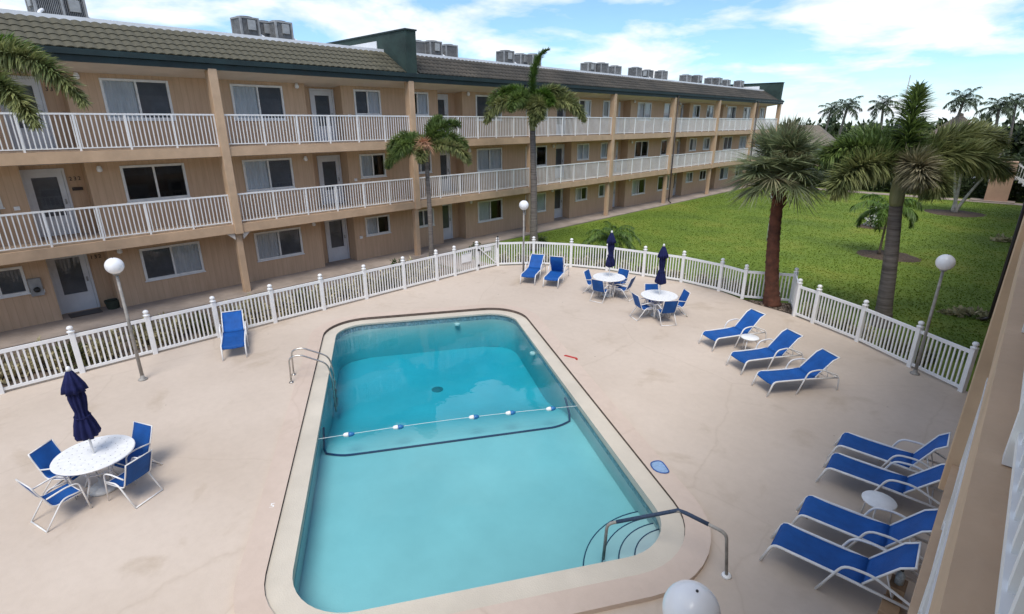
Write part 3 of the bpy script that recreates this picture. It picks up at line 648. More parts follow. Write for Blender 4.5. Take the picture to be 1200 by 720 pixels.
    for i in range(len(axes)-1):
        a,b=axes[i]+0.142,axes[i+1]-0.142
        if i==0: a=axes[0]+0.3
        if i==len(axes)-2: b=axes[-1]-0.3
        for f in (1,2):
            r=MB(); r.box(-0.028,0.028,a,b,1.02,1.07); r.box(-0.018,0.018,a,b,0.07,0.10)
            npost=6; ps=[a+0.02+(b-a-0.04)*k/npost for k in range(npost+1)]
            for p in ps: r.box(-0.0285,0.0285,p-0.026,p+0.026,0.0,1.019) if not(p in(ps[0],ps[-1])) else r.box(-0.02,0.02,p-0.019,p+0.019,0.0,1.019)
            ro=r.build('railing',M['rail'],B,loc=(XRAIL,0,FZ[f]))
            nb=int((b-a)/0.118); joined=MB()
            for k in range(1,nb):
                y=a+(b-a)*k/nb
                if any(abs(y-p)<0.03 for p in ps): continue
                if i in detail: place('baluster',balm,ro,(0,y,0))
                else: joined.add([(v[0],v[1]+y,v[2]) for v in bal.v],bal.f)
            if i not in detail: joined.build('balusters',M['rail'],ro,kind='stuff')
    # roof
    rf=MB(); rf.add([(0.02,y0-0.3,8.03),(0.02,y1+0.3,8.03),(-1.5,y1+0.3,8.93),(-1.5,y0-0.3,8.93)],[(0,1,2,3)])
    rf.box(-12.2,-1.75,y0-0.3,y1+0.3,8.70,8.85)
    roof=rf.build('roof',M['roofflat'],B)
    fa=MB(); fa.box(-0.02,0.05,y0-0.35,y1+0.35,7.70,7.88); fa.box(-0.02,0.13,y0-0.35,y1+0.35,7.89,8.05); fa.build('fascia',M['fascia'],roof)
    cp=MB(); cp.box(-1.76,-1.50,y0-0.32,y1+0.32,8.86,9.085); cp.build('roof_edge_trim',M['roofwhite'],roof)
    vs,fs=tile_mesh(); sl=math.atan2(0.90,1.52); vs=np.array(vs); ca,sa=math.cos(sl),math.sin(sl)
    rot=np.stack([-vs[:,0]*ca-0*vs[:,1]-vs[:,2]*sa*-1*1.0,vs[:,1],vs[:,0]*sa+vs[:,2]*ca],1)
    tm1=bpy.data.meshes.new('tile'); tm1.from_pydata([tuple(v) for v in rot],[],fs); tm1.materials.append(M['tile']); tm1.update()
    ncol=int((y1-y0+0.4)/0.25); J={0:[],1:[]}; cnt=0
    for c_ in range(ncol):
        y=y0-0.2+c_*0.25; 
        if any(abs(y+0.1-p)<0.42 for p in parapets): continue
        for r_ in range(5):
            d=0.345*r_; px=0.10-d*ca; pz=8.045+d*sa
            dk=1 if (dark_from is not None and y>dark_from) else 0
            if detail and 0.6<y<13.5 and cnt<290: place('tile',tm1,roof,(px,y,pz)); cnt+=1
            else: J[dk].append((px,y,pz))
    for dk,lst in J.items():
        if not lst: continue
        off=np.array(lst); nv=len(rot); V=(off[:,None,:]+rot[None,:,:]).reshape(-1,3); q=np.array(fs); F=(np.arange(len(off))[:,None,None]*nv+q[None]).reshape(-1,4)
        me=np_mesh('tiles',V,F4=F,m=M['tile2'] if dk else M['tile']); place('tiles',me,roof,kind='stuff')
    for p in parapets:
        pm=MB(); pr=[(0.12,7.9),(0.16,9.70),(-6.4,9.70),(-6.4,8.72),(-1.6,8.72)]
        vs=[(x,p+s*0.27,z) for s in (-1,1) for x,z in pr]; n=5
        pm.add(vs,[(0,1,2,3,4),(9,8,7,6,5)]+[(i,5+i,5+(i+1)%n,(i+1)%n) for i in range(n)]); po=pm.build('parapet_wall',M['parapet'],B)
        pc=MB(); pc.box(-6.45,0.2,p-0.31,p+0.31,9.70,9.76); pc.build('parapet_cap',M['fascia'],po)
        pc=MB(); pc.box(-4.4,-2.0,p-0.30,p-0.271,8.86,9.45); pc.build('parapet_flashing',M['roofwhite'],po)
    for p in pipes:
        q=MB(); q.tube(bend_path([(0.10,p,7.85),(0.10,p,0.12),(0.30,p,0.0)],0.08),0.05,8); q.build('downpipe',M['downpipe'],B,True)
    return B,numbers
AX=[-0.95,7.05,15.1,23.1,31.05,39.0,46.75,54.6,61.5]
AXL=[-9.0]+AX
curt={(1,2,0):'cs',(2,2,0):'cs',(1,1,0):'dd',(2,1,0):'cs',(1,0,0):'sc',(2,0,0):'cs',(1,2,1):'sc',(2,2,1):'sc',(2,1,1):'cd',(2,0,1):'cd',(1,0,1):'ss',(1,1,1):'sc',
 (3,2,0):'sc',(3,1,0):'cc',(3,0,0):'cd',(4,1,0):'sd',(4,0,0):'cc',(5,0,0):'cd',(5,1,0):'dd',(5,2,0):'cc'}
LB,nums=building('apartment_building','three storey tan apartment building with green fascia facing the pool fence',(-20.6,0,0),0,AXL,1,curt,(1,2),[15.12,60.6],[39.25,55.0],15.2)
RB,_=building('apartment_building','tan apartment building whose walkway edge and railing rise beside the row of loungers',(0.055,0,0),math.pi,[-54.6,-46.75,-39.0,-31.05,-23.1,-15.1,-7.05,0.95,9.0],1,{},(),[-46.75],[-22.2,-39.2])
# house numbers, meter boxes on the near bay of the left block
def text_mesh(s,size,m):
    cu=bpy.data.curves.new('t','FONT'); cu.body=s; cu.size=size; cu.extrude=0.008; cu.align_x='CENTER'; cu.space_character=1.35
    o=bpy.data.objects.new('t',cu); C.objects.link(o); dg=bpy.context.evaluated_depsgraph_get(); me=bpy.data.meshes.new_from_object(o.evaluated_get(dg)); bpy.data.objects.remove(o); me.materials.clear(); me.materials.append(m); return me
for f,s in ((0,'132'),(1,'232'),(2,'332')):
    o=place('house_number',text_mesh(s,0.17,M['black']),LB,(XR+0.012,2.98,FZ[f]+1.72)); o.rotation_euler=(R(90),0,R(90))
m=MB(); m.bevbox(0.0,0.05,-0.14,0.14,-0.05,0.05,0.01); 
for f in (1,): m.build('mail_slot',M['downpipe'],LB,loc=(XR,2.98,FZ[f]+1.45))
for f in (0,1):
    m=MB(); m.bevbox(0.0,0.10,-0.16,0.16,-0.28,0.28,0.015); o=m.build('meter_box',M['acbody'],LB,loc=(XW,1.22 if f==0 else 0.78,FZ[f]+1.22))
    m=MB(); m.lathe([(0.02,0.0),(0.085,0.0),(0.08,0.07),(0.02,0.09)],14); m.v=[(v[2]+0.101,v[1],v[0]-0.08) for v in m.v]; m.build('dial',M['black'],o,True)

# ------------------------------------------------------------------ rooftop condensers
def ac_unit():
    r=thing('air_conditioner','grey condenser unit standing on the flat roof of the tan apartment block','condenser',group='condenser units along the roof of the apartment block')
    m=MB()
    for x in (-0.3,0.3):
        for y in (-0.3,0.3): m.box(x-0.03,x+0.03,y-0.03,y+0.03,0.0,0.42)
    m.box(-0.42,0.42,-0.40,-0.34,0.40,0.46); m.box(-0.42,0.42,0.34,0.40,0.40,0.46); m.build('stand',M['roofwhite'],r)
    m=MB(); m.bevbox(-0.34,0.34,-0.34,0.34,0.46,1.12,0.02); m.build('core',M['acdark'],r)
    m=MB()
    for x in (-0.36,0.36):
        for y in (-0.36,0.36): m.box(x-0.035,x+0.035,y-0.035,y+0.035,0.46,1.12)
    m.box(-0.395,0.395,-0.395,0.395,1.12,1.18); m.box(-0.39,0.39,-0.39,0.39,0.461,0.51)
    for k in range(13):
        y=-0.30+0.05*k
        for sg in (-1,1): m.box(sg*0.365-0.006,sg*0.365+0.006,y-0.007,y+0.007,0.51,1.12); m.box(y-0.007,y+0.007,sg*0.365-0.006,sg*0.365+0.006,0.51,1.12)
    m.build('casing',M['acbody'],r)
    m=MB(); m.lathe([(0.02,1.18),(0.31,1.181),(0.30,1.22),(0.02,1.23)],16); m.build('fan_guard',M['acdark'],r)
    m=MB(); m.bevbox(0.375,0.43,-0.10,0.22,0.72,1.08,0.008); m.build('service_panel',M['metal'],r)
    m=MB(); m.tube(smooth_path([(0.2,0.38,0.62),(0.35,0.55,0.5),(0.45,0.75,0.25),(0.7,1.0,0.05)]),0.05,6); m.build('line_set',M['roofwhite'],r,True)
    return r
ac=ac_unit(); first=True
acs=[(52,4),(80,4),(288,33),(308,33),(327,33),(488,59),(506,57),(525,57),(592,68),(609,68),(624,66),(689,80),(704,80),(720,79),(744,85),(758,87),(775,84),(803,92),(816,94),(832,93),(840,97),(850,97),(866,97)]
for k,(px,py) in enumerate(acs):
    X=-24.6-0.5*(k%2); y,_=on_x(px,py,X); loc=(X,y,8.85); rz=R(random.choice((0,90,-90,0))+random.uniform(-8,8))
    if first: ac.location=loc; ac.rotation_euler=(0,0,rz); first=False
    else: copy_tree(ac,loc,rz)

# ------------------------------------------------------------------ pool fence
fence=thing('pool_fence','white picket pool fence with square posts and ball caps round the deck','fence',(-16.52,0,0))
FX0,FY0=-16.52,0
pst=MB(); pst.bevbox(-0.058,0.058,-0.058,0.058,0.0,1.12,0.008); pstm=pst.mesh('post',M['white'])
cap=MB(); cap.lathe([(0.03,1.12),(0.085,1.12),(0.085,1.145),(0.045,1.165),(0.04,1.18),(0.068,1.205),(0.072,1.235),(0.05,1.27),(0.01,1.285)],12); capm=cap.mesh('ball_cap',M['white'],True)
pk=MB(); pk.box(-0.020,0.020,-0.011,0.011,0.12,0.99); pkm=pk.mesh('picket',M['white'])
GATE=12   # gap between posts 12 and 13
def fence_panel(par,p,q,ox,oy,gate=False):
    p=np.array(p);q=np.array(q); d=q-p; L=np.linalg.norm(d); d/=L; rz=math.atan2(d[1],d[0]); s=0.06; 
    a=p+d*s; b=q-d*s
    for z,h in ((0.095,0.07),(1.01,0.085)):
        m=MB(); m.obox((a[0]-ox,a[1]-oy,z),(b[0]-ox,b[1]-oy,z),0.045,h); m.build('rail',M['white'],par)
    nn=max(2,round((L-2*s)/0.112))
    for k in range(1,nn):
        c=a+d*(L-2*s)*k/nn; place('picket',pkm,par,(c[0]-ox,c[1]-oy,0),rz)
for i,p in enumerate(FENCE):
    q=FENCE[min(i+1,len(FENCE)-1)]; r0=FENCE[max(i-1,0)]; rz=math.atan2(q[1]-r0[1],q[0]-r0[0])
    o=place('post',pstm,fence,(p[0]-FX0,p[1]-FY0,0),rz); place('ball_cap',capm,o)
    if i<len(FENCE)-1 and i!=GATE: fence_panel(fence,p,q,FX0,FY0)
g0,g1=np.array(FENCE[GATE]),np.array(FENCE[GATE+1]); dg=(g1-g0)/np.linalg.norm(g1-g0)
gate=thing('fence_gate','white picket gate with diagonal brace and black hinges in the pool fence','gate',(g0[0],g0[1],0))
ga=g0+dg*0.03; gb=g1-dg*0.03; fence_panel(gate,ga,gb,g0[0],g0[1])
for c in (ga+dg*0.065,gb-dg*0.065):
    m=MB(); m.obox((c[0]-g0[0],c[1]-g0[1],0.06),(c[0]-g0[0],c[1]-g0[1],1.05),0.05,0.07,up=(dg[0],dg[1],0)); m.build('stile',M['white'],gate)
m=MB(); nrm=np.array((dg[1],-dg[0])); a=ga+dg*0.1+nrm*0.035; b=gb-dg*0.1+nrm*0.035; m.obox((a[0]-g0[0],a[1]-g0[1],0.95),(b[0]-g0[0],b[1]-g0[1],0.16),0.025,0.05); m.build('brace',M['white'],gate)
for z in (0.22,0.90):
    c=ga+dg*0.02+nrm*0.045; m=MB(); m.bevbox(-0.045,0.045,-0.035,0.035,-0.04,0.04,0.008); m.build('hinge',M['black'],gate,loc=(c[0]-g0[0],c[1]-g0[1],z),rotz=math.atan2(dg[1],dg[0]))
c=gb+nrm*0.075-dg*0.02; m=MB(); m.tube([(c[0]-g0[0],c[1]-g0[1],0.85),(c[0]-g0[0],c[1]-g0[1],1.32)],0.016,8); m.lathe([(0.01,1.30),(0.035,1.31),(0.035,1.35),(0.01,1.37)],10,(c[0]-g0[0],c[1]-g0[1],0)); m.build('latch',M['black'],gate,True)
for k,(pp,qq,w,h,z) in enumerate(((FENCE[11],FENCE[12],0.56,0.40,0.66),(ga,gb,0.42,0.22,0.86))):
    p=np.array(pp);q=np.array(qq); c=(p+q)/2+np.array((0.03,0)); 
    m=MB(); m.bevbox(-0.008,0.006,-w/2,w/2,-h/2,h/2,0.003)
    s=m.build('notice_board',M['white'] ,None,loc=(c[0],c[1],z)); tag(s,('blank white notice board fixed to the fence panel beside the gate','small white notice plate fixed to the pickets of the gate')[k],'sign')
    m=MB(); 
    for zz in (-h/2+0.02,h/2-0.02): m.box(0.006,0.010,-w/2+0.02,w/2-0.02,zz-0.006,zz+0.006)
    m.build('border',M['metal'],s)

# ------------------------------------------------------------------ lamp posts
def lamp(loc,label,lean=(0,0),h=2.93):
    r=thing('lamp_post',label,'lamp post',loc)
    top=(lean[0],lean[1],h-0.18)
    m=MB(); m.tube([(0,0,0),(top[0]*0.5,top[1]*0.5,top[2]*0.5),top],[0.042,0.036,0.032],10); m.build('pole',M['pole'],r,True)
    m=MB(); m.lathe([(0.03,0.001),(0.11,0.001),(0.10,0.03),(0.05,0.05),(0.048,0.12),(0.03,0.13)],14); m.build('base',M['pole'],r,True)
    m=MB(); m.lathe([(0.03,-0.215),(0.07,-0.21),(0.075,-0.175),(0.05,-0.165)],14,(top[0],top[1],h)); m.build('fitter',M['pole'],r,True)
    m=MB(); pr=[(0.19*math.sin(math.pi*i/18)+0.002,-0.19*math.cos(math.pi*i/18)) for i in range(2,19)]; m.lathe(pr,28,(top[0],top[1],h)); m.build('globe',M['globe'],r,True)
    m=MB(); m.lathe([(0.002,0.18),(0.010,0.18),(0.010,0.196),(0.002,0.197)],8,(top[0]+0.02,top[1],h)); m.build('finial',M['black'],r)
    return r
lamp((-14.94,2.27,0),'white globe lamp post on the deck near the umbrella table by the long picket fence')
lamp((-1.09,16.0,0),'white globe lamp post in the corner where the fence meets the building')
lamp((-14.45,15.75,0),'white globe lamp post beside the pair of loungers by the gate')
gx,gy=on_z(810,716,2.93)
lamp((gx,gy,0),'white globe lamp post beside the pool step handrail')
# lawn light behind the sabal palm
r=thing('garden_light','thin white pole with an angled white lamp head on the lawn','garden light',(-9.84,30.36,-0.12))
m=MB(); m.tube([(0,0,0),(0.02,0.02,2.35)],0.04,8); m.build('pole',M['white'],r,True)
m=MB(); m.lathe([(0.02,2.30),(0.16,2.35),(0.15,2.47),(0.02,2.5)],12); m.build('lamp_head',M['globe'],r,True)
m=MB(); m.obox((-0.1,-0.1,2.52),(0.8,0.75,3.0),0.30,0.05); m.build('hood',M['white'],r)

# ------------------------------------------------------------------ loungers
def lounger(label,loc,rz,back,group):
    r=thing('sun_lounger',label,'sun lounger',loc,rz,group)
    HW=0.29; H=0.37; HX=1.10
    for s in (-1,1):
        y=s*HW
        m=MB(); m.tube(bend_path([(-0.12,y,0.0),(0.0,y,H),(0.9,y,H-0.01),(1.72,y,H-0.05)],0.09),0.0205,8); m.build('side_rail',M['tube'],r,True)
        ya=y+s*0.035
        m=MB(); m.tube(bend_path([(0.62,ya,0.0),(0.86,ya,0.57),(1.18,ya,0.60),(1.66,ya,0.40),(1.72,ya,0.30),(1.74,ya,0.0)],0.11),0.018,8); m.build('arm_frame',M['tube'],r,True)
    for x,z in ((0.04,H-0.035),(1.70,H-0.05)):
        m=MB(); m.tube([(x,-HW,z),(x,HW,z)],0.014,8); m.build('cross_bar',M['tube'],r,True)
    def sling(path,w,name):
        m=MB(); n=8; pts=path; vs=[]
        for (x,z) in pts:
            for k in range(n+1):
                t=k/n*2-1; vs.append((x,t*w,z-0.018*(1-t*t)))
        k0=len(vs)
        for v in list(vs): vs.append((v[0],v[1],v[2]-0.010))
        L=len(pts); fs=[(i*(n+1)+k,i*(n+1)+k+1,(i+1)*(n+1)+k+1,(i+1)*(n+1)+k) for i in range(L-1) for k in range(n)]
        fs+=[tuple(k0+j for j in reversed(f)) for f in fs]
        for i in range(L-1):
            for k in (0,n): a=i*(n+1)+k; b=(i+1)*(n+1)+k; fs.append((a,b,b+k0,a+k0))
        for i in (0,L-1):
            for k in range(n): a=i*(n+1)+k; fs.append((a,a+1,a+1+k0,a+k0))
        return m.add(vs,fs)
    seat=[(-0.035,H-0.07),(0.0,H-0.008),(0.05,H+0.012)]+[(0.05+(HX-0.05)*t,H+0.014-0.03*math.sin(math.pi*t)) for t in np.linspace(0.1,1,9)]
    sling(seat,HW-0.012,'s').build('seat_sling',M['sling'],r,True)
    # backrest: pivots at HX
    ca,sa=math.cos(R(back)),math.sin(R(back)); Lb=0.66; e=back-22
    bp=[(HX+ca*d,H+0.012+sa*d) for d in np.linspace(-0.012,Lb-0.1,7)]
    ce,se=math.cos(R(e)),math.sin(R(e)); lx,lz=bp[-1]; bp+=[(lx+ce*d,lz+se*d) for d in (0.06,0.13,0.17)]
    sling(bp,HW-0.026,'b').build('back_sling',M['sling'],r,True)
    m=MB()
    q=[(HX,-HW+0.016,H+0.005)]+[(x,-HW+0.016,z) for x,z in bp[1:]]
    m.tube(q,0.0155,8); m.build('back_frame',M['tube'],r,True); m=MB(); m.tube([(x,-y_,z) for x,y_,z in q],0.0155,8); m.build('back_frame',M['tube'],r,True); m=MB(); m.tube([(q[-1][0],-HW+0.004,q[-1][2]),(q[-1][0],HW-0.004,q[-1][2])],0.0155,8); m.build('head_bar',M['tube'],r,True)
    mx_,mz=bp[4]; m=MB(); m.tube(bend_path([(mx_,-HW+0.02,mz-0.01),(min(mx_+0.12,1.62),-HW+0.05,H-0.06),(min(mx_+0.12,1.62),HW-0.05,H-0.06),(mx_,HW-0.02,mz-0.01)],0.05),0.010,6); m.build('back_strut',M['tube'],r,True)
    return r
GRW='four loungers in a row along the building wall'; 
lounger('blue sling lounger in the row along the building wall, standing by the cardboard boxes',(-1.54,7.28,0),R(3.5),55,GRW)
lounger('blue sling lounger along the wall, second from the cardboard boxes',(-1.46,8.22,0),R(4.5),54,GRW)
lounger('blue sling lounger along the wall, between the small round table and the steep backed lounger',(-1.49,9.82,0),R(3.2),49,GRW)
lounger('blue sling lounger with steep backrest, end of the wall row toward the fence',(-1.54,10.72,0),R(2.5),62,GRW)
G2='three angled loungers near the fence corner'
lounger('blue sling lounger standing nearest the red trunked palm, beside a low round table',(-5.64,14.0,0),R(64),48,G2)
lounger('blue sling lounger, middle one of the three angled loungers near the fence',(-4.46,13.11,0),R(60),46,G2)
lounger('blue sling lounger of the angled three that stands toward the building wall',(-3.54,12.40,0),R(55),44,G2)
G3='pair of loungers by the fence gate'
lounger('blue sling lounger with reclined back right beside the lamp post by the gate',(-13.55,15.05,0),R(118),42,G3)
lounger('blue sling lounger with backrest folded forward, second from the lamp post by the gate',(-12.62,15.35,0),R(116),120,G3)
lounger('lone blue sling lounger with its head against the long picket fence',(-14.66,4.37,0),R(159),40,'single lounger')

# ------------------------------------------------------------------ tables, umbrellas, chairs
def round_table(loc,label):
    r=thing('round_table',label,'table',loc,R(random.uniform(0,60)),'round dining tables on the deck')
    m=MB(); m.lathe([(0.03,0.695),(0.56,0.695),(0.585,0.70),(0.59,0.715),(0.58,0.728),(0.03,0.73)],40); top=m.build('tabletop',M['tabletop'],r)
    m=MB(); 
    for ri in (0.2,0.34,0.48):
        n=int(ri*60)
        for k in range(n):
            a=2*math.pi*k/n; m.lathe([(0.002,0.7300),(0.010,0.7305),(0.002,0.7312)],5,(ri*math.cos(a),ri*math.sin(a),0))
    m.build('top_dimples',M['metal'],top,kind='stuff')
    for k in range(4):
        a=k*math.pi/2+0.4; c,s=math.cos(a),math.sin(a)
        m=MB(); m.tube(bend_path([(0.36*c,0.36*s,0.0),(0.20*c,0.20*s,0.32),(0.26*c,0.26*s,0.60),(0.36*c,0.36*s,0.69)],0.1),0.017,8); m.build('leg',M['tube'],r,True)
    m=MB(); m.tube([(0.22*math.cos(a),0.22*math.sin(a),0.42) for a in np.linspace(0,2*math.pi,20,endpoint=False)],0.011,6,closed=True); m.build('leg_ring',M['tube'],r,True)
    return r
def umbrella(loc,label,rz,top=2.38,slim=1.0):
    r=thing('umbrella',label,'umbrella',loc,rz,'closed navy umbrellas standing through the tables')
    m=MB(); m.lathe([(0.02,0.001),(0.22,0.001),(0.23,0.03),(0.20,0.07),(0.06,0.10),(0.045,0.24),(0.02,0.25)],24); m.build('base',M['basew'],r,True)
    m=MB(); m.tube([(0,0,0.1),(0,0,top-0.02)],0.019,8); m.build('pole',M['tube'],r,True)
    z=lambda d: top-d
    prof=[(0.025,1.44),(0.165,1.40),(0.185,1.34),(0.150,1.15),(0.10,0.96),(0.085,0.90),(0.105,0.78),(0.125,0.62),(0.115,0.48),(0.085,0.36)]
    prof=[(r_*slim,z(d*0.92)) for r_,d in prof]+[(0.06,z(0.2)),(0.02,z(0.16))]
    m=MB(); m.lathe(prof,56,fold=9,famp=0.22,ph=rz); rnd=random.Random(rz)
    m.v=[(x*(1+0.12*math.sin(3*math.atan2(y,x)+zz*2)),y*(1+0.10*math.cos(2*math.atan2(y,x)+zz*3)),zz+0.03*math.sin(5*math.atan2(y,x))*(1 if zz<top-1.3 else 0)) for x,y,zz in m.v]
    can=m.build('canopy',M['navy'],r,True)
    m=MB(); m.lathe([(0.02,z(0.46)),(0.155,z(0.44)),(0.135,z(0.34)),(0.085,z(0.20)),(0.04,z(0.08)),(0.012,z(0.06))],40,fold=8,famp=0.20,ph=1.0); m.build('vent_flap',M['navy'],can,True)
    m=MB(); m.tube([(0.112*math.cos(a),0.112*math.sin(a),z(0.90)+0.01*math.sin(2*a)) for a in np.linspace(0,2*math.pi,18,endpoint=False)],0.010,5,closed=True); m.build('tie_strap',M['navy'],can,True)
    m=MB(); m.lathe([(0.012,z(0.075)),(0.034,z(0.07)),(0.036,z(0.03)),(0.022,z(0.0)),(0.005,z(-0.01))],12); m.build('finial',M['white'],r,True)
    return r
def chair_proto():
    r=thing('patio_chair','','chair')
    HW=0.27
    # local +x is the way the sitter faces; origin on the floor under the seat middle
    for s in (-1,1):
        y=s*HW
        m=MB(); m.tube(bend_path([(0.30,y,0.0),(0.25,y,0.44),(0.23,y,0.62),(0.05,y,0.645),(-0.26,y,0.60)],0.10),0.0145,8); m.build('front_leg_and_arm',M['tube'],r,True)
        m=MB(); m.tube(bend_path([(-0.40,y*1.02,0.0),(-0.05,y,0.46),(0.24,y*0.96,0.435)],0.09),0.0145,8); m.build('rear_leg',M['tube'],r,True)
        m=MB(); m.tube(bend_path([(0.26,y*0.95,0.40),(-0.20,y*0.95,0.385),(-0.36,y*0.95,0.80),(-0.40,y*0.95,0.93)],0.09),0.0125,8); m.build('sling_rail',M['tube'],r,True)
    for x_,z_,w_,rr_ in ((-0.395,0.018,HW,0.0145),(0.25,0.40,HW*0.95,0.011),(-0.398,0.925,HW*0.95,0.011)):
        m=MB(); m.tube([(x_,-w_,z_),(x_,w_,z_)],rr_,8); m.build('cross_bar',M['tube'],r,True)
    prof=bend_path([(0.29,0,0.365),(0.255,0,0.412),(-0.185,0,0.395),(-0.355,0,0.81),(-0.395,0,0.93)],0.07,4)
    m=MB(); n=6; vs=[]
    P=[(p[0],p[2]) for p in prof]; Q=[]
    for i in range(len(P)-1):
        for t in np.linspace(0,1,3,endpoint=False): Q.append((P[i][0]+(P[i+1][0]-P[i][0])*t,P[i][1]+(P[i+1][1]-P[i][1])*t))
    Q.append(P[-1])
    for x,z in Q:
        for k in range(n+1): t=k/n*2-1; vs.append((x,t*(HW*0.95-0.006),z-0.010*(1-t*t)))
    k0=len(vs); vs+=[(v[0]-0.006,v[1],v[2]-0.006) for v in vs]; L=len(Q)
    fs=[(i*(n+1)+k,i*(n+1)+k+1,(i+1)*(n+1)+k+1,(i+1)*(n+1)+k) for i in range(L-1) for k in range(n)]; fs+=[tuple(k0+j for j in reversed(f)) for f in fs]
    for i in range(L-1):
        for k in (0,n): a=i*(n+1)+k; b=a+n+1; fs.append((a,b,b+k0,a+k0))
    m.add(vs,fs).build('sling',M['sling'],r,True)
    return r
chair=chair_proto(); used=[False]
def chair_at(tc,ang,dist,face,label,group):
    x=tc[0]+dist*math.cos(R(ang)); y=tc[1]+dist*math.sin(R(ang)); rz=R(face)
    if not used[0]:
        used[0]=True; chair.scale=(0.9,0.9,0.9); chair.location=(x,y,0); chair.rotation_euler=(0,0,rz); chair['label']=label; chair['group']=group
    else: copy_tree(chair,(x,y,0),rz,label,group)
T1=(-10.56,0.67); T2=(-8.01,15.31); T3=(-10.42,15.99)
round_table((*T1,0),'white round table on the open deck near the long picket fence'); umbrella((*T1,0),'closed navy umbrella in the table that stands alone on the open deck',0.4,2.36,0.82)
round_table((*T2,0),'white round table near the fence, the one toward the red trunked palm'); umbrella((*T2,0),'closed navy umbrella in the table toward the red trunked palm',1.9,2.42,0.8)
round_table((*T3,0),'white round table near the fence, the one toward the pair of loungers'); umbrella((*T3,0),'closed navy umbrella in the table toward the pair of loungers by the gate',3.1,2.42,0.8)
CG='blue sling chairs round the lone umbrella table'
chair_at(T1,-139,0.56,42,'blue sling chair on the fence side of the lone umbrella table, facing the pool',CG)
chair_at(T1,-63,0.66,106,'blue sling chair pulled out from the lone umbrella table, backrest seen edge-on',CG)
chair_at(T1,106,0.50,-66,'blue sling chair tucked under the lone umbrella table on the lamp post side',CG)
chair_at(T1,29,0.66,206,'blue sling chair at the lone umbrella table with its back to the pool',CG)
CG='blue sling chairs round the table toward the red trunked palm'
for a,d,fc in ((-118,0.54,60),(-38,0.58,142),(136,0.56,-44),(50,0.58,232)): chair_at(T2,a,d,fc,'blue sling chair with white frame at the table toward the red trunked palm',CG)
CG='blue sling chairs round the table toward the pair of loungers'
for a,d,fc in ((-170,0.56,12),(-82,0.60,98),(88,0.60,-90),(12,0.56,190)): chair_at(T3,a,d,fc,'blue sling chair with white frame at the table toward the pair of loungers',CG)
def side_table(loc,label):
    r=thing('side_table',label,'side table',loc)
    m=MB(); m.lathe([(0.02,0.425),(0.215,0.425),(0.235,0.43),(0.24,0.445),(0.23,0.458),(0.02,0.455)],28); m.build('tabletop',M['tabletop'],r,True)
    for k in range(3):
        a=k*2.094+0.5; c,s=math.cos(a),math.sin(a); m=MB(); m.tube(bend_path([(0.23*c,0.23*s,0.0),(0.20*c,0.20*s,0.30),(0.12*c,0.12*s,0.425)],0.08),0.013,8); m.build('leg',M['tube'],r,True)
side_table((-0.62,9.02,0),'low white round side table between two loungers along the building wall')
side_table((-4.70,14.42,0),'low white round side table between angled loungers near the fence corner')
# boxes and bottle by the wall, skimmer net, red stick, deck numeral, pot
m=MB(); m.bevbox(-0.10,0.10,-0.17,0.17,0,0.30,0.006); tag(m.build('cardboard_box',M['cardboard'],loc=(-0.09,7.02,0)),'cardboard box standing on the deck against the wall behind the lounger','box')
m=MB(); m.bevbox(-0.09,0.09,-0.13,0.13,0,0.42,0.006); tag(m.build('cardboard_box',M['cardboard'],loc=(-0.085,7.36,0)),'taller cardboard box with a spray bottle standing on top','box')
r=thing('spray_bottle','pale spray bottle with black cap on the taller cardboard box','bottle',(-0.085,7.36,0.42))
m=MB(); m.lathe([(0.02,0.0),(0.05,0.001),(0.052,0.14),(0.03,0.18),(0.016,0.20),(0.01,0.20)],14); m.build('body',M['bottle'],r,True)
m=MB(); m.lathe([(0.01,0.20),(0.02,0.20),(0.02,0.25),(0.01,0.255)],10); m.bevbox(-0.06,0.02,-0.012,0.012,0.235,0.262,0.003); m.build('cap',M['black'],r)
nx,ny=on_z(771,550); r=thing('skimmer_net','flat blue leaf skimmer net lying on the deck by the pool edge','skimmer net',(nx,ny,tilt(-7.5)-0.008))
out=[(0.19*math.cos(a)*(1+0.25*math.cos(a)),0.14*math.sin(a)*(1-0.2*math.sin(2*a)),0.02) for a in np.linspace(0,2*math.pi,18,endpoint=False)]
m=MB(); m.tube(out,0.012,6,closed=True); m.build('rim',M['netrim'],r,True); r.rotation_euler=(0,0,R(-15))
m=MB(); m.add([(0,0,0.012)]+[(x,y,0.018) for x,y,z in out],[(0,i+1,(i+1)%18+1) for i in range(18)]); m.build('mesh_bag',M['netblue'],r)
rx,ry=on_z(663,420); m=MB(); m.tube([(-0.17,0.03,0.03),(0.17,-0.03,0.03)],0.03,8); m.lathe([(0.01,0),(0.04,0),(0.04,0.035),(0.01,0.04)],8,(-0.17,0.03,0)); m.lathe([(0.01,0),(0.03,0),(0.03,0.035),(0.01,0.04)],8,(0.17,-0.03,0))
tag(m.build('handle_stick',M['redplastic'],loc=(rx+0.1,ry+0.1,0.0),rotz=R(20)),'short red plastic handle lying on the deck beside the pool','tool')
px_,py_=on_z(318.5,598,0.01); t=text_mesh('5',0.17,M['white']); o=place('depth_marker',t,None,(px_,py_,tilt(-7.9)-0.006)); o.rotation_euler=(0,0,YAW+R(10)); tag(o,'white depth numeral painted on the deck beside the pool coping','marking')
m=MB(); m.lathe([(0.02,0.001),(0.17,0.001),(0.22,0.26),(0.225,0.30),(0.19,0.30),(0.18,0.24),(0.02,0.22)],20); tag(m.build('plant_pot',M['potgreen'],loc=(-22.15,3.05,-0.06)),'dark green pot on the walkway beside a ground floor door','pot')

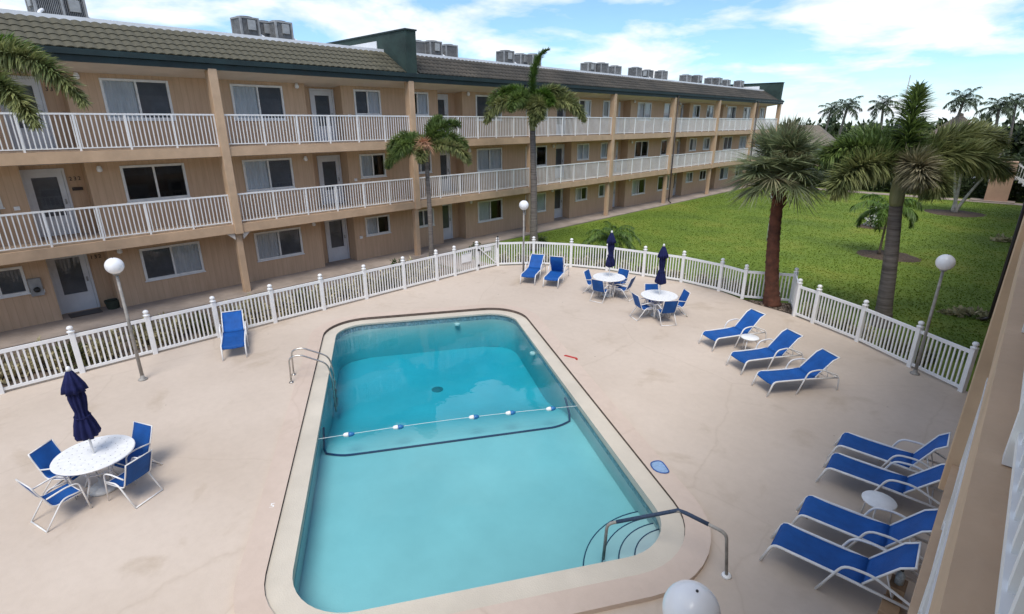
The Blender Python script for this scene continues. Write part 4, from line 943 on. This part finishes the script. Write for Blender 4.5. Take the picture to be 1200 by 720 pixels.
# ------------------------------------------------------------------ vegetation builders
rs=np.random.RandomState(11)
def unit(v): return v/np.maximum(np.linalg.norm(v,axis=-1,keepdims=True),1e-9)
def leaflets(base,dirs,length,width,droop):
    """ribbons: base (n,3), dirs (n,3) unit, bent downward at the tip"""
    n=len(base); z=np.array((0,0,1.0)); side=unit(np.cross(dirs,z+0.3*rs.randn(n,3))); L=length[:,None]; w=width[:,None]*0.5 if hasattr(width,'__len__') else width*0.5
    droop=np.asarray(droop).reshape(-1,1) if hasattr(droop,'__len__') else droop
    mid=base+dirs*L*0.5-z*L*droop*0.18; tip=base+dirs*L*0.93-z*L*droop*0.75
    V=np.stack([base-side*w*0.6,base+side*w*0.6,mid+side*w,mid-side*w,tip],1).reshape(-1,3)
    k=np.arange(n)[:,None]*5
    return V,k+np.array([[0,1,2,3]]),k+np.array([[3,2,4]])
def curve(L,e0,droop,n=26,pw_=1.3):
    t=np.linspace(0,1,n); el=e0-droop*t**pw_; dx=np.cos(el);dz=np.sin(el)
    x=np.concatenate([[0],np.cumsum((dx[1:]+dx[:-1])/2)])*L/(n-1); z=np.concatenate([[0],np.cumsum((dz[1:]+dz[:-1])/2)])*L/(n-1)
    return t,x,z,np.stack([dx,0*dx,dz],1)
def plume(L,e0,droop,nl,lf,lw,spread=1.0,planar=False,sag=0.12,mat_='leaf',bare=0.10,bendpow=1.3):
    t,x,z,T=curve(L,e0,droop,26,bendpow)
    u=bare+(1-bare)*rs.rand(nl)
    P=np.stack([np.interp(u,t,x),rs.randn(nl)*0.004,np.interp(u,t,z)],1); D=unit(np.stack([np.interp(u,t,T[:,0]),0*u,np.interp(u,t,T[:,2])],1))
    Bn=np.array((0,1.0,0)); Nn=np.cross(D,Bn)
    if planar: ph=np.where(rs.rand(nl)<0.5,0.0,math.pi)+rs.randn(nl)*0.22
    else: ph=rs.rand(nl)*2*math.pi
    rad=np.cos(ph)[:,None]*Bn+np.sin(ph)[:,None]*Nn
    f=spread+0.22*rs.randn(nl); fw=(0.30+0.55*u**2)          # more forward toward the tip
    d=unit(D*fw[:,None]+rad*f[:,None]+0.06*rs.randn(nl,3))
    ln=lf*(0.55+0.45*np.sin(np.pi*np.clip(u*0.9+0.08,0,1)))*(0.8+0.35*rs.rand(nl))*np.where(u>0.9,0.75,1)
    V,F4,F3=leaflets(P,d,ln,lw*(0.8+0.4*rs.rand(nl)),sag+0.2*rs.rand(nl))
    # rachis
    rb=MB(); rb.tube([(x[i],0,z[i]) for i in range(0,26,2)],[0.022*(1-0.85*i/25)+0.003 for i in range(0,26,2)],5)
    k=len(V); V=np.concatenate([V,np.array(rb.v)]); q=[f for f in rb.f if len(f)==4]; F4=np.concatenate([F4,np.array(q)+k])
    return np_mesh('frond',V,F4,F3,M[mat_])
def trunk_obj(par,p0,p1,r0,r1,m,name='trunk',bulge=0.0,rings=0.0,n=18,seg=26,bend=0.0,rough=0.0):
    p0=np.array(p0);p1=np.array(p1); path=[];rr=[]
    for t in np.linspace(0,1,seg):
        p=p0+(p1-p0)*t+np.array((bend,bend*0.4,0))*math.sin(math.pi*t)
        path.append(tuple(p)); rr.append((r0+(r1-r0)*t**0.8+bulge*math.exp(-((t-0.0)/0.10)**2))*(1+rings*math.sin(t*seg*2.1)))
    mb=MB(); mb.tube(path,rr,n)
    if rough:
        q=np.random.RandomState(5); V=np.array(mb.v); ax=np.repeat(np.array(path),n,axis=0); V=ax+(V-ax)*(1+rough*q.randn(len(V),1)); mb.v=[tuple(v) for v in V]
    return mb.build(name,m,par,True)
def foxtail(loc,label,top,fronds,r0=0.17,r1=0.12,shaft=0.9,spear=None,nl=620,lf=0.42,lw=0.028,group='foxtail palms round the pool',flower=None,tm='trunkgrey'):
    r=thing('palm_tree',label,'palm tree',loc,0,group); tp=np.array(top)-np.array(loc); 
    d=tp/np.linalg.norm(tp); sb=tp-d*shaft
    trunk_obj(r,(0,0,0),sb,r0,r1,M[tm],bulge=0.07,rings=0.022,bend=0.03,seg=64,rough=0.008)
    mb=MB(); mb.tube([tuple(sb+d*shaft*t) for t in (0,0.12,0.3,0.6,0.85,1.0)],[r1*0.98,r1*1.12,r1*1.15,r1*0.95,r1*0.72,r1*0.45],14); mb.build('crownshaft',M['shaft'],r,True)
    for (az,e0,dr,L,mt) in fronds:
        me=plume(L,R(e0),R(dr),nl,lf,lw,mat_=mt); o=place('frond',me,r,tuple(tp-d*0.12),R(az))
    if spear:
        me=plume(spear[0],R(spear[1]),R(spear[3] if len(spear)>3 else 25),1300,0.42,0.034,spread=0.36,mat_='spear',sag=-0.1,bare=0.02,bendpow=3.5); o=place('spear_leaf',me,r,tuple(tp-d*0.1),R(spear[2]))
    if flower:
        nl_=420; dd=unit(rs.randn(nl_,3)+np.array(flower[1])*1.1); V,F4,F3=leaflets(np.tile(np.array(flower[0]),(nl_,1))+rs.randn(nl_,3)*0.03,dd,0.35+0.35*rs.rand(nl_),0.016*np.ones(nl_),0.3+0.3*rs.rand(nl_))
        place('flower_stalk',np_mesh('flower_stalk',V,F4,F3,M['flower']),r)
    return r
# camera-right / camera-forward azimuths help to aim the fronds: right = 43.8 deg, toward camera = -46.2-ish
RT=43.8
# palm A in the bed by the building
foxtail((-18.0,13.75,-0.075),'foxtail palm with pink flower stalks in the bed by the picket fence',(-18.25,13.95,5.15),
 [(RT+180-14,46,112,2.0,'leaf'),(RT+174,14,88,2.05,'leaf'),(RT+8,50,112,2.0,'leaf'),(RT-12,24,92,2.15,'leafolive'),(RT+60,74,60,1.7,'leaf'),(RT+20,68,80,1.9,'leaf'),(RT-95,20,100,1.2,'leafolive'),(RT+130,44,95,1.8,'leaf'),(RT-140,34,105,1.7,'leaf')],
 0.11,0.085,0.65,nl=1000,lf=0.42,lw=0.034,flower=((0.05,-0.1,5.3),(0.6,-0.75,0.35)))
# palm B with tall spear leaf
foxtail((-17.65,20.0,-0.12),'tall foxtail palm with upright unopened spear leaf behind the fence',(-17.85,20.0,6.75),
 [(RT+180-10,58,120,2.6,'leaf'),(RT+186,34,112,2.7,'leafolive'),(RT+10,54,112,2.6,'leafolive'),(RT-8,34,104,2.9,'leafolive'),(RT-88,30,140,1.7,'leafolive'),(RT+90,60,110,2.2,'leaf'),(RT-50,70,140,1.7,'leafbright'),(RT+150,66,110,2.1,'leafolive'),(RT-128,52,125,2.1,'leaf'),(RT+50,56,110,2.3,'leafolive'),(RT+176,70,120,2.0,'leafbright'),(RT+2,72,120,2.0,'leafolive'),(RT-75,46,150,1.9,'leafolive')],
 0.20,0.135,1.1,spear=(2.75,90,RT+5,70),nl=1000,lf=0.52,lw=0.042)
# palm D, big one on the lawn by the fence
foxtail((-2.50,19.75,-0.12),'large foxtail palm with thick ringed trunk on the lawn behind the corner fence',(-2.92,19.45,4.85),
 [(RT+180-4,44,80,2.5,'leaf'),(RT+180+14,26,92,2.6,'leafolive'),(RT+4,46,72,3.3,'leafolive'),(RT-12,34,80,3.0,'leafolive'),(RT+60,86,16,2.3,'leaf'),(RT-92,46,140,1.3,'leafdry'),(RT-60,24,115,1.4,'leafolive'),(RT+110,56,80,2.2,'leaf'),(RT+50,50,80,2.4,'leafolive')],
 0.24,0.17,1.15,nl=1250,lf=0.76,lw=0.040)
# palm E, trunk just outside the picture on the left
foxtail((-17.6,-0.95,-0.075),'foxtail palm with drooping fronds in the bed at the far end of the picket fence',(-17.4,0.1,6.75),
 [(RT+4,46,112,3.9,'leafolive'),(RT-14,34,104,3.5,'leafolive'),(RT-40,30,90,2.2,'leaf'),(RT+75,40,100,2.2,'leafbright'),(RT+130,40,95,2.2,'leaf'),(RT+190,35,90,2.2,'leaf'),(RT-100,40,95,2.2,'leaf'),(RT-150,45,90,2.2,'leaf'),(RT+30,62,96,2.7,'leafbright')],
 0.16,0.12,0.9,nl=1500,lf=0.50,lw=0.034)

# sabal palm with red-brown trunk
def fan_leaf(pet,e0,droop,rad,mt,nseg=30):
    t,x,z,T=curve(pet,e0,droop,12); c=np.array((x[-1],0,z[-1])); D=T[-1]; Nn=np.array((-D[2],0,D[0])); Bn=np.array((0,1.0,0))
    ph=np.linspace(-2.3,2.3,nseg); fold=0.25*np.abs(np.sin(ph))
    d=unit(np.cos(ph)[:,None]*D+np.sin(ph)[:,None]*Bn+(0.35-fold)[:,None]*Nn*0.6+0.05*rs.randn(nseg,3))
    V,F4,F3=leaflets(np.tile(c,(nseg,1)),d,rad*(0.8+0.35*rs.rand(nseg))*(0.75+0.25*np.cos(ph/2)),0.040*np.ones(nseg),0.08+0.22*rs.rand(nseg))
    rb=MB(); rb.tube([(x[i],0,z[i]) for i in range(0,12,2)]+[tuple(c)],[0.018]*6+[0.010],5); k=len(V); V=np.concatenate([V,np.array(rb.v)]); q=[f for f in rb.f if len(f)==4]; F4=np.concatenate([F4,np.array(q)+k])
    return np_mesh('fan_leaf',V,F4,F3,M[mt])
sab=thing('palm_tree','sabal fan palm with rough red-brown trunk in the notch of the fence','palm tree',(-5.68,19.12,-0.02)); tp=np.array((-0.34,-0.30,4.45))
trunk_obj(sab,(0,0,0),tp*0.86,0.245,0.17,M['trunkred'],bulge=0.05,rings=0.03,bend=-0.06,n=22,seg=60,rough=0.045)
trunk_obj(sab,tp*0.80,tp*1.02,0.185,0.15,M['trunkred'],name='boot_collar',bulge=0.0,rings=0.05)
for k in range(26):
    a=k*2.4; zz=0.78+0.22*(k/26); c=tp*zz; d=np.array((math.cos(a),math.sin(a),0.0)); mb=MB(); mb.obox(tuple(c+d*0.13-np.array((0,0,0.10))),tuple(c+d*0.27+np.array((0,0,0.16))),0.10,0.03,up=(d[0],d[1],0.3)); mb.build('leaf_boot',M['boot'],sab)
for k in range(72):
    a=k*137.5+rs.rand()*20; q=k/72; e0=90-112*q+rs.randn()*7; mt='sabaldry' if (k%9==4 or q<0.08) else 'sabal'
    me=fan_leaf(0.72+0.25*rs.rand(),R(e0),R(14+16*q),0.98+0.18*rs.rand(),mt,46); place('fan_leaf',me,sab,tuple(tp*1.0+np.array((0,0,0.12))),R(a))

# small arching palms (lawn christmas palm, pygmy date palm behind fence, background coconuts)
def pinnate_palm(name,label,cat,loc,top,nf,L,e_lo,e_hi,droop,nl,lf,lw,mt,r0,r1,tm,group=None,seed=1,shaft=None):
    r=thing(name,label,cat,loc,0,group); tp=np.array(top)-np.array(loc); trunk_obj(r,(0,0,0),tp,r0,r1,M[tm],bulge=r0*0.5,rings=0.02,n=10,seg=14)
    if shaft:
        mb=MB(); mb.tube([tuple(tp),tuple(tp+np.array((0,0,shaft)))],[r1*1.15,r1*0.6],8); mb.build('crownshaft',M['shaft'],r,True); tp=tp+np.array((0,0,shaft*0.8))
    rr=np.random.RandomState(seed)
    for k in range(nf):
        q=k/max(1,nf-1); az=k*137.5+rr.rand()*25; e0=e_hi+(e_lo-e_hi)*q
        me=plume(L*(0.85+0.25*rr.rand()),R(e0),R(droop*(0.8+0.4*rr.rand())),nl,lf,lw,spread=0.9,planar=True,sag=0.75,mat_=mt,bare=0.14); place('frond',me,r,tuple(tp),R(az))
    return r
lx,ly=on_z(1040,300,-0.12)
pinnate_palm('palm_tree','small bright green palm with arching fronds in a mulch ring on the lawn','palm tree',(lx-0.35,ly-0.1,-0.10),(lx-0.35,ly-0.1,1.85),10,1.75,15,70,120,190,0.40,0.036,'leafbright',0.055,0.045,'stem',seed=4,shaft=0.25)
pinnate_palm('palm_shrub','low feathery palm arching over the fence behind the umbrella tables','palm shrub',(-13.9,21.3,-0.12),(-13.9,21.3,0.75),20,1.65,5,75,100,150,0.30,0.024,'leafbright',0.07,0.06,'stem',seed=9)
COC='coconut palms beyond the hedge'
for k,(px,py,Y,hh) in enumerate(((994,122,84,0),(1036,120,88,0),(1131,113,86,1),(1172,122,82,1),(975,126,104,0),(1192,117,110,1))):
    r0=ray(px,py); tt=Y/r0[1]; X=r0[0]*tt; Z=CAM_H+r0[2]*tt
    lab=('coconut palm with feathered crown rising beyond the dark hedge','coconut palm with feathered crown rising behind the thatched roof')[hh]
    pinnate_palm('coconut_palm',lab,'palm tree',(X-0.8+1.6*(k%2),Y,-0.12),(X,Y,Z-0.4),15,2.1,-20,80,75,80,0.62,0.07,'farleaf',0.20,0.14,'trunkgrey',COC,seed=20+k)

# shrubs
def leaf_cloud(n,rx,ry,rz,ll,lw,clumps,seed):
    q=np.random.RandomState(seed); cc=unit(q.randn(clumps,3))*(0.35+0.6*q.rand(clumps,1)); cc[:,2]=np.abs(cc[:,2])
    P=cc[q.randint(0,clumps,n)]+unit(q.randn(n,3))*0.33*(q.rand(n,1)**0.4); P=P*np.array((rx,ry,rz)); P[:,2]=np.maximum(P[:,2],0.02)
    d=unit(P/np.array((rx,ry,rz))+0.9*q.randn(n,3)+np.array((0,0,0.25))); sd=unit(np.cross(d,q.randn(n,3))); L=ll*(0.6+0.8*q.rand(n,1)); w=lw*(0.7+0.6*q.rand(n,1))
    V=np.stack([P,P+d*L*0.5+sd*w*0.5,P+d*L,P+d*L*0.5-sd*w*0.5],1).reshape(-1,3); F=np.arange(n*4).reshape(-1,4)
    return V,F
shr_var={}
def shrub(name,label,loc,rx,ry,rz,n,ll,lw,mt,group=None,seed=1,clumps=14,stems=5,cat='shrub'):
    r=thing(name,label,cat,loc,rs.rand()*6.28,group)
    V,F=leaf_cloud(n,rx,ry,rz,ll,lw,clumps,seed); place('foliage',np_mesh('foliage',V,F,m=M[mt]),r)
    mb=MB(); q=np.random.RandomState(seed)
    for k in range(stems): a=q.rand()*6.28; mb.tube([(0.04*math.cos(a),0.04*math.sin(a),-0.02),(rx*0.3*math.cos(a),ry*0.3*math.sin(a),rz*0.5),(rx*0.55*math.cos(a),ry*0.55*math.sin(a),rz*0.85)],[0.018,0.012,0.005],5)
    mb.build('stems',M['stem'],r,True); return r
SG='variegated shrubs along the picket fence'
proto=None; k=0
for y in np.arange(-2.6,13.6,0.78):
    lab='cream variegated shrub in the bed behind the long picket fence'
    if k<4: shrub('shrub',lab,(-17.35-0.28*rs.rand(),y+0.2*rs.rand(),-0.075),0.50,0.52,0.72+0.12*rs.rand(),620,0.15,0.055,'shrubpale' if k!=1 else 'shrub',SG,30+k,10)
    else:
        src=[o for o in C.objects if o.name.split('.')[0]=='shrub' and o.parent is None][k%4]
        c=copy_tree(src,(-17.35-0.28*rs.rand(),y+0.2*rs.rand(),-0.075),rs.rand()*6.28); c.scale=(1,1,0.85+0.35*rs.rand())
    k+=1
# low shrubs outside the curved part of the fence
FS='low shrubs outside the curved fence'
src=[o for o in C.objects if o.name.split('.')[0]=='shrub' and o.parent is None]
for i in range(13,25):
    if i in (20,21): continue
    p=np.array(FENCE[i]);q=np.array(FENCE[i+1]); d=(q-p)/np.linalg.norm(q-p); nn=np.array((-d[1],d[0]))
    for t in (0.28,0.74):
        c=p+(q-p)*t+nn*(0.55+0.2*rs.rand()); o=copy_tree(src[int(rs.randint(0,4))],(c[0],c[1],-0.12),rs.rand()*6.28,'low pale shrub on the lawn side of the curved fence',FS); o.scale=(0.8,0.8,0.55+0.2*rs.rand())
for (x,y,l) in ((-19.1,12.9,'small round green bush by the palm with flower stalks'),(-18.9,17.2,'small round green bush beside the gate path'),(-18.0,20.9,'small green bush with white blooms at the foot of the tall palm')):
    shrub('bush',l,(x,y,-0.12),0.42,0.42,0.62,900,0.09,0.045,'bushgreen',None,int(x*-10),16,cat='bush')
def mulch_ring(x,y,r_,lab):
    mb=MB(); n=22; q=np.random.RandomState(int(abs(x*100))); rad=[r_*(0.9+0.2*q.rand()) for _ in range(n)]
    vs=[(0,0,0.05)]+[(rad[i]*0.7*math.cos(6.2832*i/n),rad[i]*0.7*math.sin(6.2832*i/n),0.045) for i in range(n)]+[(rad[i]*math.cos(6.2832*i/n),rad[i]*math.sin(6.2832*i/n),-0.01) for i in range(n)]
    mb.add(vs,[(0,i+1,(i+1)%n+1) for i in range(n)]+[(i+1,n+i+1,n+(i+1)%n+1,(i+1)%n+1) for i in range(n)]); mb.build('mulch_ring',M['mulch'],kind='structure',loc=(x,y,-0.12))
mulch_ring(lx,ly,1.35,''); bx,by=on_z(1021,266,-0.12); mulch_ring(bx,by,0.9,''); tx,ty=on_z(1118,250,-0.12); mulch_ring(tx,ty,1.9,'')
fs_=shrub('flowering_shrub','flowering shrub with white blooms in a mulch ring on the lawn',(bx,by,-0.09),0.6,0.6,1.75,1100,0.17,0.07,'bushgreen',None,77,16)
V,F=leaf_cloud(170,0.62,0.62,1.8,0.16,0.13,10,78); place('blooms',np_mesh('blooms',V,F,m=M['bloom']),fs_)
# two-trunk pale tree on the lawn
tr=thing('tree','slender tree with two pale leaning trunks on the far lawn','tree',(tx,ty,-0.09))
for k,(dx,dy) in enumerate(((-0.25,0.1),(1.25,0.6),(-0.6,-0.1))):
    mb=MB(); mb.tube(smooth_path([(0.12*(k-1),0,0),(dx*0.45,dy*0.4,1.5),(dx*1.05,dy,3.2),(dx*1.3,dy*1.2,4.4)]),[0.12-0.075*i/15 for i in range(16)],8); mb.build('trunk',M['paletrunk'],tr,True)
V,F=leaf_cloud(4200,2.1,2.1,1.5,0.30,0.11,26,5); V=V+np.array((0.2,0.2,3.1)); place('crown',np_mesh('crown',V,F,m=M['hedge']),tr)
# rocks/plant by the right wall on the lawn
for k,(px,py) in enumerate(((1150,373),(1183,284))):
    x,y=on_z(px,py,-0.12); shrub('ground_plant','low sprawling pale plant on the lawn edge beside the building wall',(x-0.25,y,-0.12),0.8,0.45,0.22,320,0.17,0.09,'shrubpale','sprawling plants at the lawn edge',90+k,9)
# hedge beyond the lawn: separate bushes
HG='bushes of the dark hedge at the end of the lawn'
hp=[]
for k in range(4):
    r=shrub('hedge_bush','dense dark green bush in the hedge at the end of the lawn',(-22.0+k*1.5,60.6,-0.12),1.25,1.0,3.3+0.3*(k%2),3200,0.24,0.11,'hedge',HG,200+k,26,6); hp.append(r)
for k in range(4,17):
    o=copy_tree(hp[k%4],(-22.0+k*1.42,60.4+0.5*rs.rand(),-0.12),rs.rand()*6.28); o.scale=(1,1,0.8+0.35*rs.rand())
# far tree belt (reads as one mass) behind the road
V=[];F=[]
q=np.random.RandomState(5)
for k in range(75):
    x=-80+k*1.5+q.randn(); y=104+q.rand()*18; h=5.2+1.3*q.rand(); v,f=leaf_cloud(800,2.8,2.4,h,1.1,0.6,16,300+k); F.append(f+sum(len(a) for a in V)); V.append(v+np.array((x,y,-0.3)))
o=place('far_woodland',np_mesh('far_woodland',np.concatenate(V),np.concatenate(F),m=M['hedge']),kind='stuff'); tag(o,'distant belt of trees along the horizon','woodland')

# ------------------------------------------------------------------ background buildings
def gable_house(label,loc,rz,w,d,h,rh,wallm,roofm,thatch=False,name='house'):
    r=thing(name,label,'building',loc,rz)
    mb=MB(); mb.box(-w/2,w/2,-d/2,d/2,0,h); mb.build('wall',wallm,r)
    mb=MB(); e=0.5; vs=[(-w/2-e,-d/2-e,h),(w/2+e,-d/2-e,h),(w/2+e,d/2+e,h),(-w/2-e,d/2+e,h),(-w/4,0,h+rh),(w/4,0,h+rh)]
    vs+=[(v[0],v[1],h-0.18) for v in vs[:4]]
    mb.add(vs,[(0,1,5,4),(1,2,5),(2,3,4,5),(3,0,4),(0,6,7,1),(1,7,8,2),(2,8,9,3),(3,9,6,0)]); mb.build('roof',roofm,r)
    for k in range(3):
        mb=MB(); x=-w/2+w*(k+0.5)/3; mb.box(x-0.6,x+0.6,-d/2-0.03,-d/2+0.02,h*0.35,h*0.8); o=mb.build('window',M['frame'],r); mb=MB(); mb.box(x-0.5,x+0.5,-d/2-0.036,-d/2-0.031,h*0.39,h*0.76); mb.build('pane',M['carglass'],o)
    return r
gable_house('house with brown hipped tile roof beyond the end of the apartment block',(-27.3,92,-0.12),R(8),9,8,3.0,2.6,M['farwall'],M['fartile'])
# thatched gazebo
r=thing('thatched_hut','round hut with peaked thatch roof beyond the lawn','hut',(-8.4,88,-0.12))
mb=MB(); mb.lathe([(2.7,4.3),(2.75,4.55),(1.8,5.5),(0.8,6.4),(0.35,6.75),(0.30,7.05),(0.02,7.15)],28); mb.build('thatch_roof',M['thatch'],r)
for k in range(6):
    a=k*1.047; mb=MB(); mb.tube([(2.3*math.cos(a),2.3*math.sin(a),0),(2.3*math.cos(a),2.3*math.sin(a),4.7)],0.12,8); mb.build('post',M['stem'],r,True)
# peach stair tower / pillar and stair rail at the end of our block
r=thing('stair_tower','peach wall pier with white stair railing at the end of the lawn','stair',(-1.95,58.9,-0.12))
mb=MB(); mb.bevbox(-0.72,0.72,-0.35,0.35,0,3.2,0.02); mb.build('pier',M['farwall'],r)
mb=MB(); mb.box(-1.6,1.2,-0.75,0.7,0,0.10); mb.build('plinth',M['concrete'],r)
mb=MB()
for k in range(9): mb.box(0.75+0.28*k,0.75+0.28*(k+1),0.0,1.2,2.0-0.22*(k+1),2.12-0.22*(k+1))
mb.build('stair_flight',M['roofwhite'],r)
for s in (0.0,1.2):
    mb=MB(); mb.obox((0.75,s,3.0),(3.3,s,1.0),0.06,0.08); mb.obox((0.75,s,2.1),(3.3,s,0.1),0.06,0.18); o=mb.build('stair_rail',M['roofwhite'],r)
    mb=MB()
    for k in range(14): x=0.85+0.175*k; zt=3.0-(x-0.75)*0.784; mb.box(x-0.015,x+0.015,s-0.015,s+0.015,zt-0.9,zt)
    mb.build('balusters',M['roofwhite'],o,kind='stuff')
gable_house('peach building with flat parapet beyond the stair pier',(6.5,98,-0.12),0,15,12,7.2,0.4,M['farwall'],M['farwall'])
# flag pole / mast
x,y=on_x(1070,120,-8.0); mb=MB(); mb.tube([(0,0,0),(0,0,11.2)],[0.09,0.05],8); r_=ray(1070,75); t_=80/r_[1]; tag(mb.build('mast',M['metal'],None,True,loc=(r_[0]*t_,80,-0.12)),'thin grey mast standing against the sky behind the big palm','mast')
# parked cars beyond the hedge
def car(loc,rz,label):
    r=thing('parked_car',label,'car',loc,rz,'cars parked beyond the hedge')
    pr=[(-2.2,0.35),(-2.25,0.75),(-1.9,0.95),(-1.2,1.0),(-0.55,1.45),(0.9,1.48),(1.6,1.05),(2.15,0.95),(2.2,0.4)]
    n=len(pr); mb=MB(); vs=[(x,s*(0.86 if z<1.1 else 0.66),z) for s in (-1,1) for x,z in pr]
    mb.add(vs,[tuple(range(n)),tuple(range(2*n-1,n-1,-1))]+[(i,n+i,n+(i+1)%n,(i+1)%n) for i in range(n)]); mb.build('body',M['carpaint'],r)
    mb=MB()
    for s in (-1,1): mb.add([(-0.95,s*0.80,1.06),(1.3,s*0.80,1.08),(0.82,s*0.69,1.40),(-0.45,s*0.69,1.38)],[(0,1,2,3)])
    mb.build('side_window',M['carglass'],r)
    for x in (-1.4,1.4):
        for s in (-1,1):
            mb=MB(); mb.lathe([(0.05,-0.1),(0.33,-0.1),(0.33,0.1),(0.05,0.1)],16); mb.v=[(v[0]+x,v[2]+s*0.80,v[1]+0.33) for v in mb.v]; mb.build('wheel',M['black'],r)
car((-6.3,64.6,-0.12),R(90),'white car parked beyond the hedge next to the stair pier'); car((-3.6,64.8,-0.12),R(88),'white car parked directly behind the stair pier')

# ------------------------------------------------------------------ lawn blades, mulch chips
n=90000; q=np.random.RandomState(8)
X=-20.0+20.0*q.rand(n); Y=18.0+40*q.rand(n)**1.35; keep=np.ones(n,bool)
fx=np.array([p[0] for p in FENCE[13:]]); fy=np.array([p[1] for p in FENCE[13:]]); o_=np.argsort(fx)
keep&=Y>np.interp(X,fx[o_],fy[o_])+0.25
keep&=~((X>-5.8)&(X<-4.6)&(Y<20.2))
for (cx,cy,rr_) in ((lx,ly,1.25),(bx,by,0.8),(tx,ty,1.8)): keep&=((X-cx)**2+(Y-cy)**2>rr_**2)
X=X[keep];Y=Y[keep];n=len(X); P=np.stack([X,Y,np.full(n,-0.125)],1); a=q.rand(n)*6.283; h=0.02+0.03*q.rand(n); w=0.02+0.03*q.rand(n)
sd=np.stack([np.cos(a),np.sin(a),0*a],1); ln=np.stack([-np.sin(a),np.cos(a),0*a],1)*(0.04*q.randn(n))[:,None]
V=np.stack([P-sd*w[:,None],P+sd*w[:,None],P+ln+np.array((0,0,1.0))*h[:,None]],1).reshape(-1,3); F=np.arange(n*3).reshape(-1,3)
o=place('grass',np_mesh('grass',V,F3=F,m=M['blade']),kind='stuff'); tag(o,'short green grass covering the lawn','grass')
n=1100; P=np.stack([-6.6+1.9*q.rand(n),18.6+1.15*q.rand(n),np.full(n,-0.005)],1)
P=P[(P[:,1]>np.interp(P[:,0],[-6.75,-5.3,-4.75],[19.05,18.66,18.55]))&(P[:,1]<np.interp(P[:,0],[-6.7,-5.27,-4.8],[19.0,19.7,18.6]))]; n=len(P)
a=q.rand(n)*6.283; sd=np.stack([np.cos(a),np.sin(a),0.4*q.randn(n)],1)*0.035; ln=np.stack([-np.sin(a),np.cos(a),0.4*q.randn(n)],1)*0.014
V=np.stack([P-sd-ln,P+sd-ln,P+sd+ln,P-sd+ln],1).reshape(-1,3); F=np.arange(n*4).reshape(-1,4)
o=place('mulch_chips',np_mesh('mulch_chips',V,F,m=M['chip']),kind='stuff'); tag(o,'loose wood chips round the red trunked palm','mulch')

m=MB(); m.bevbox(-0.26,0.26,-0.44,0.44,0.0,0.018,0.006); tag(m.build('door_mat',M['downpipe'],loc=(-22.2,2.27,-0.06)),'dark brown mat lying in front of a ground floor door','mat')
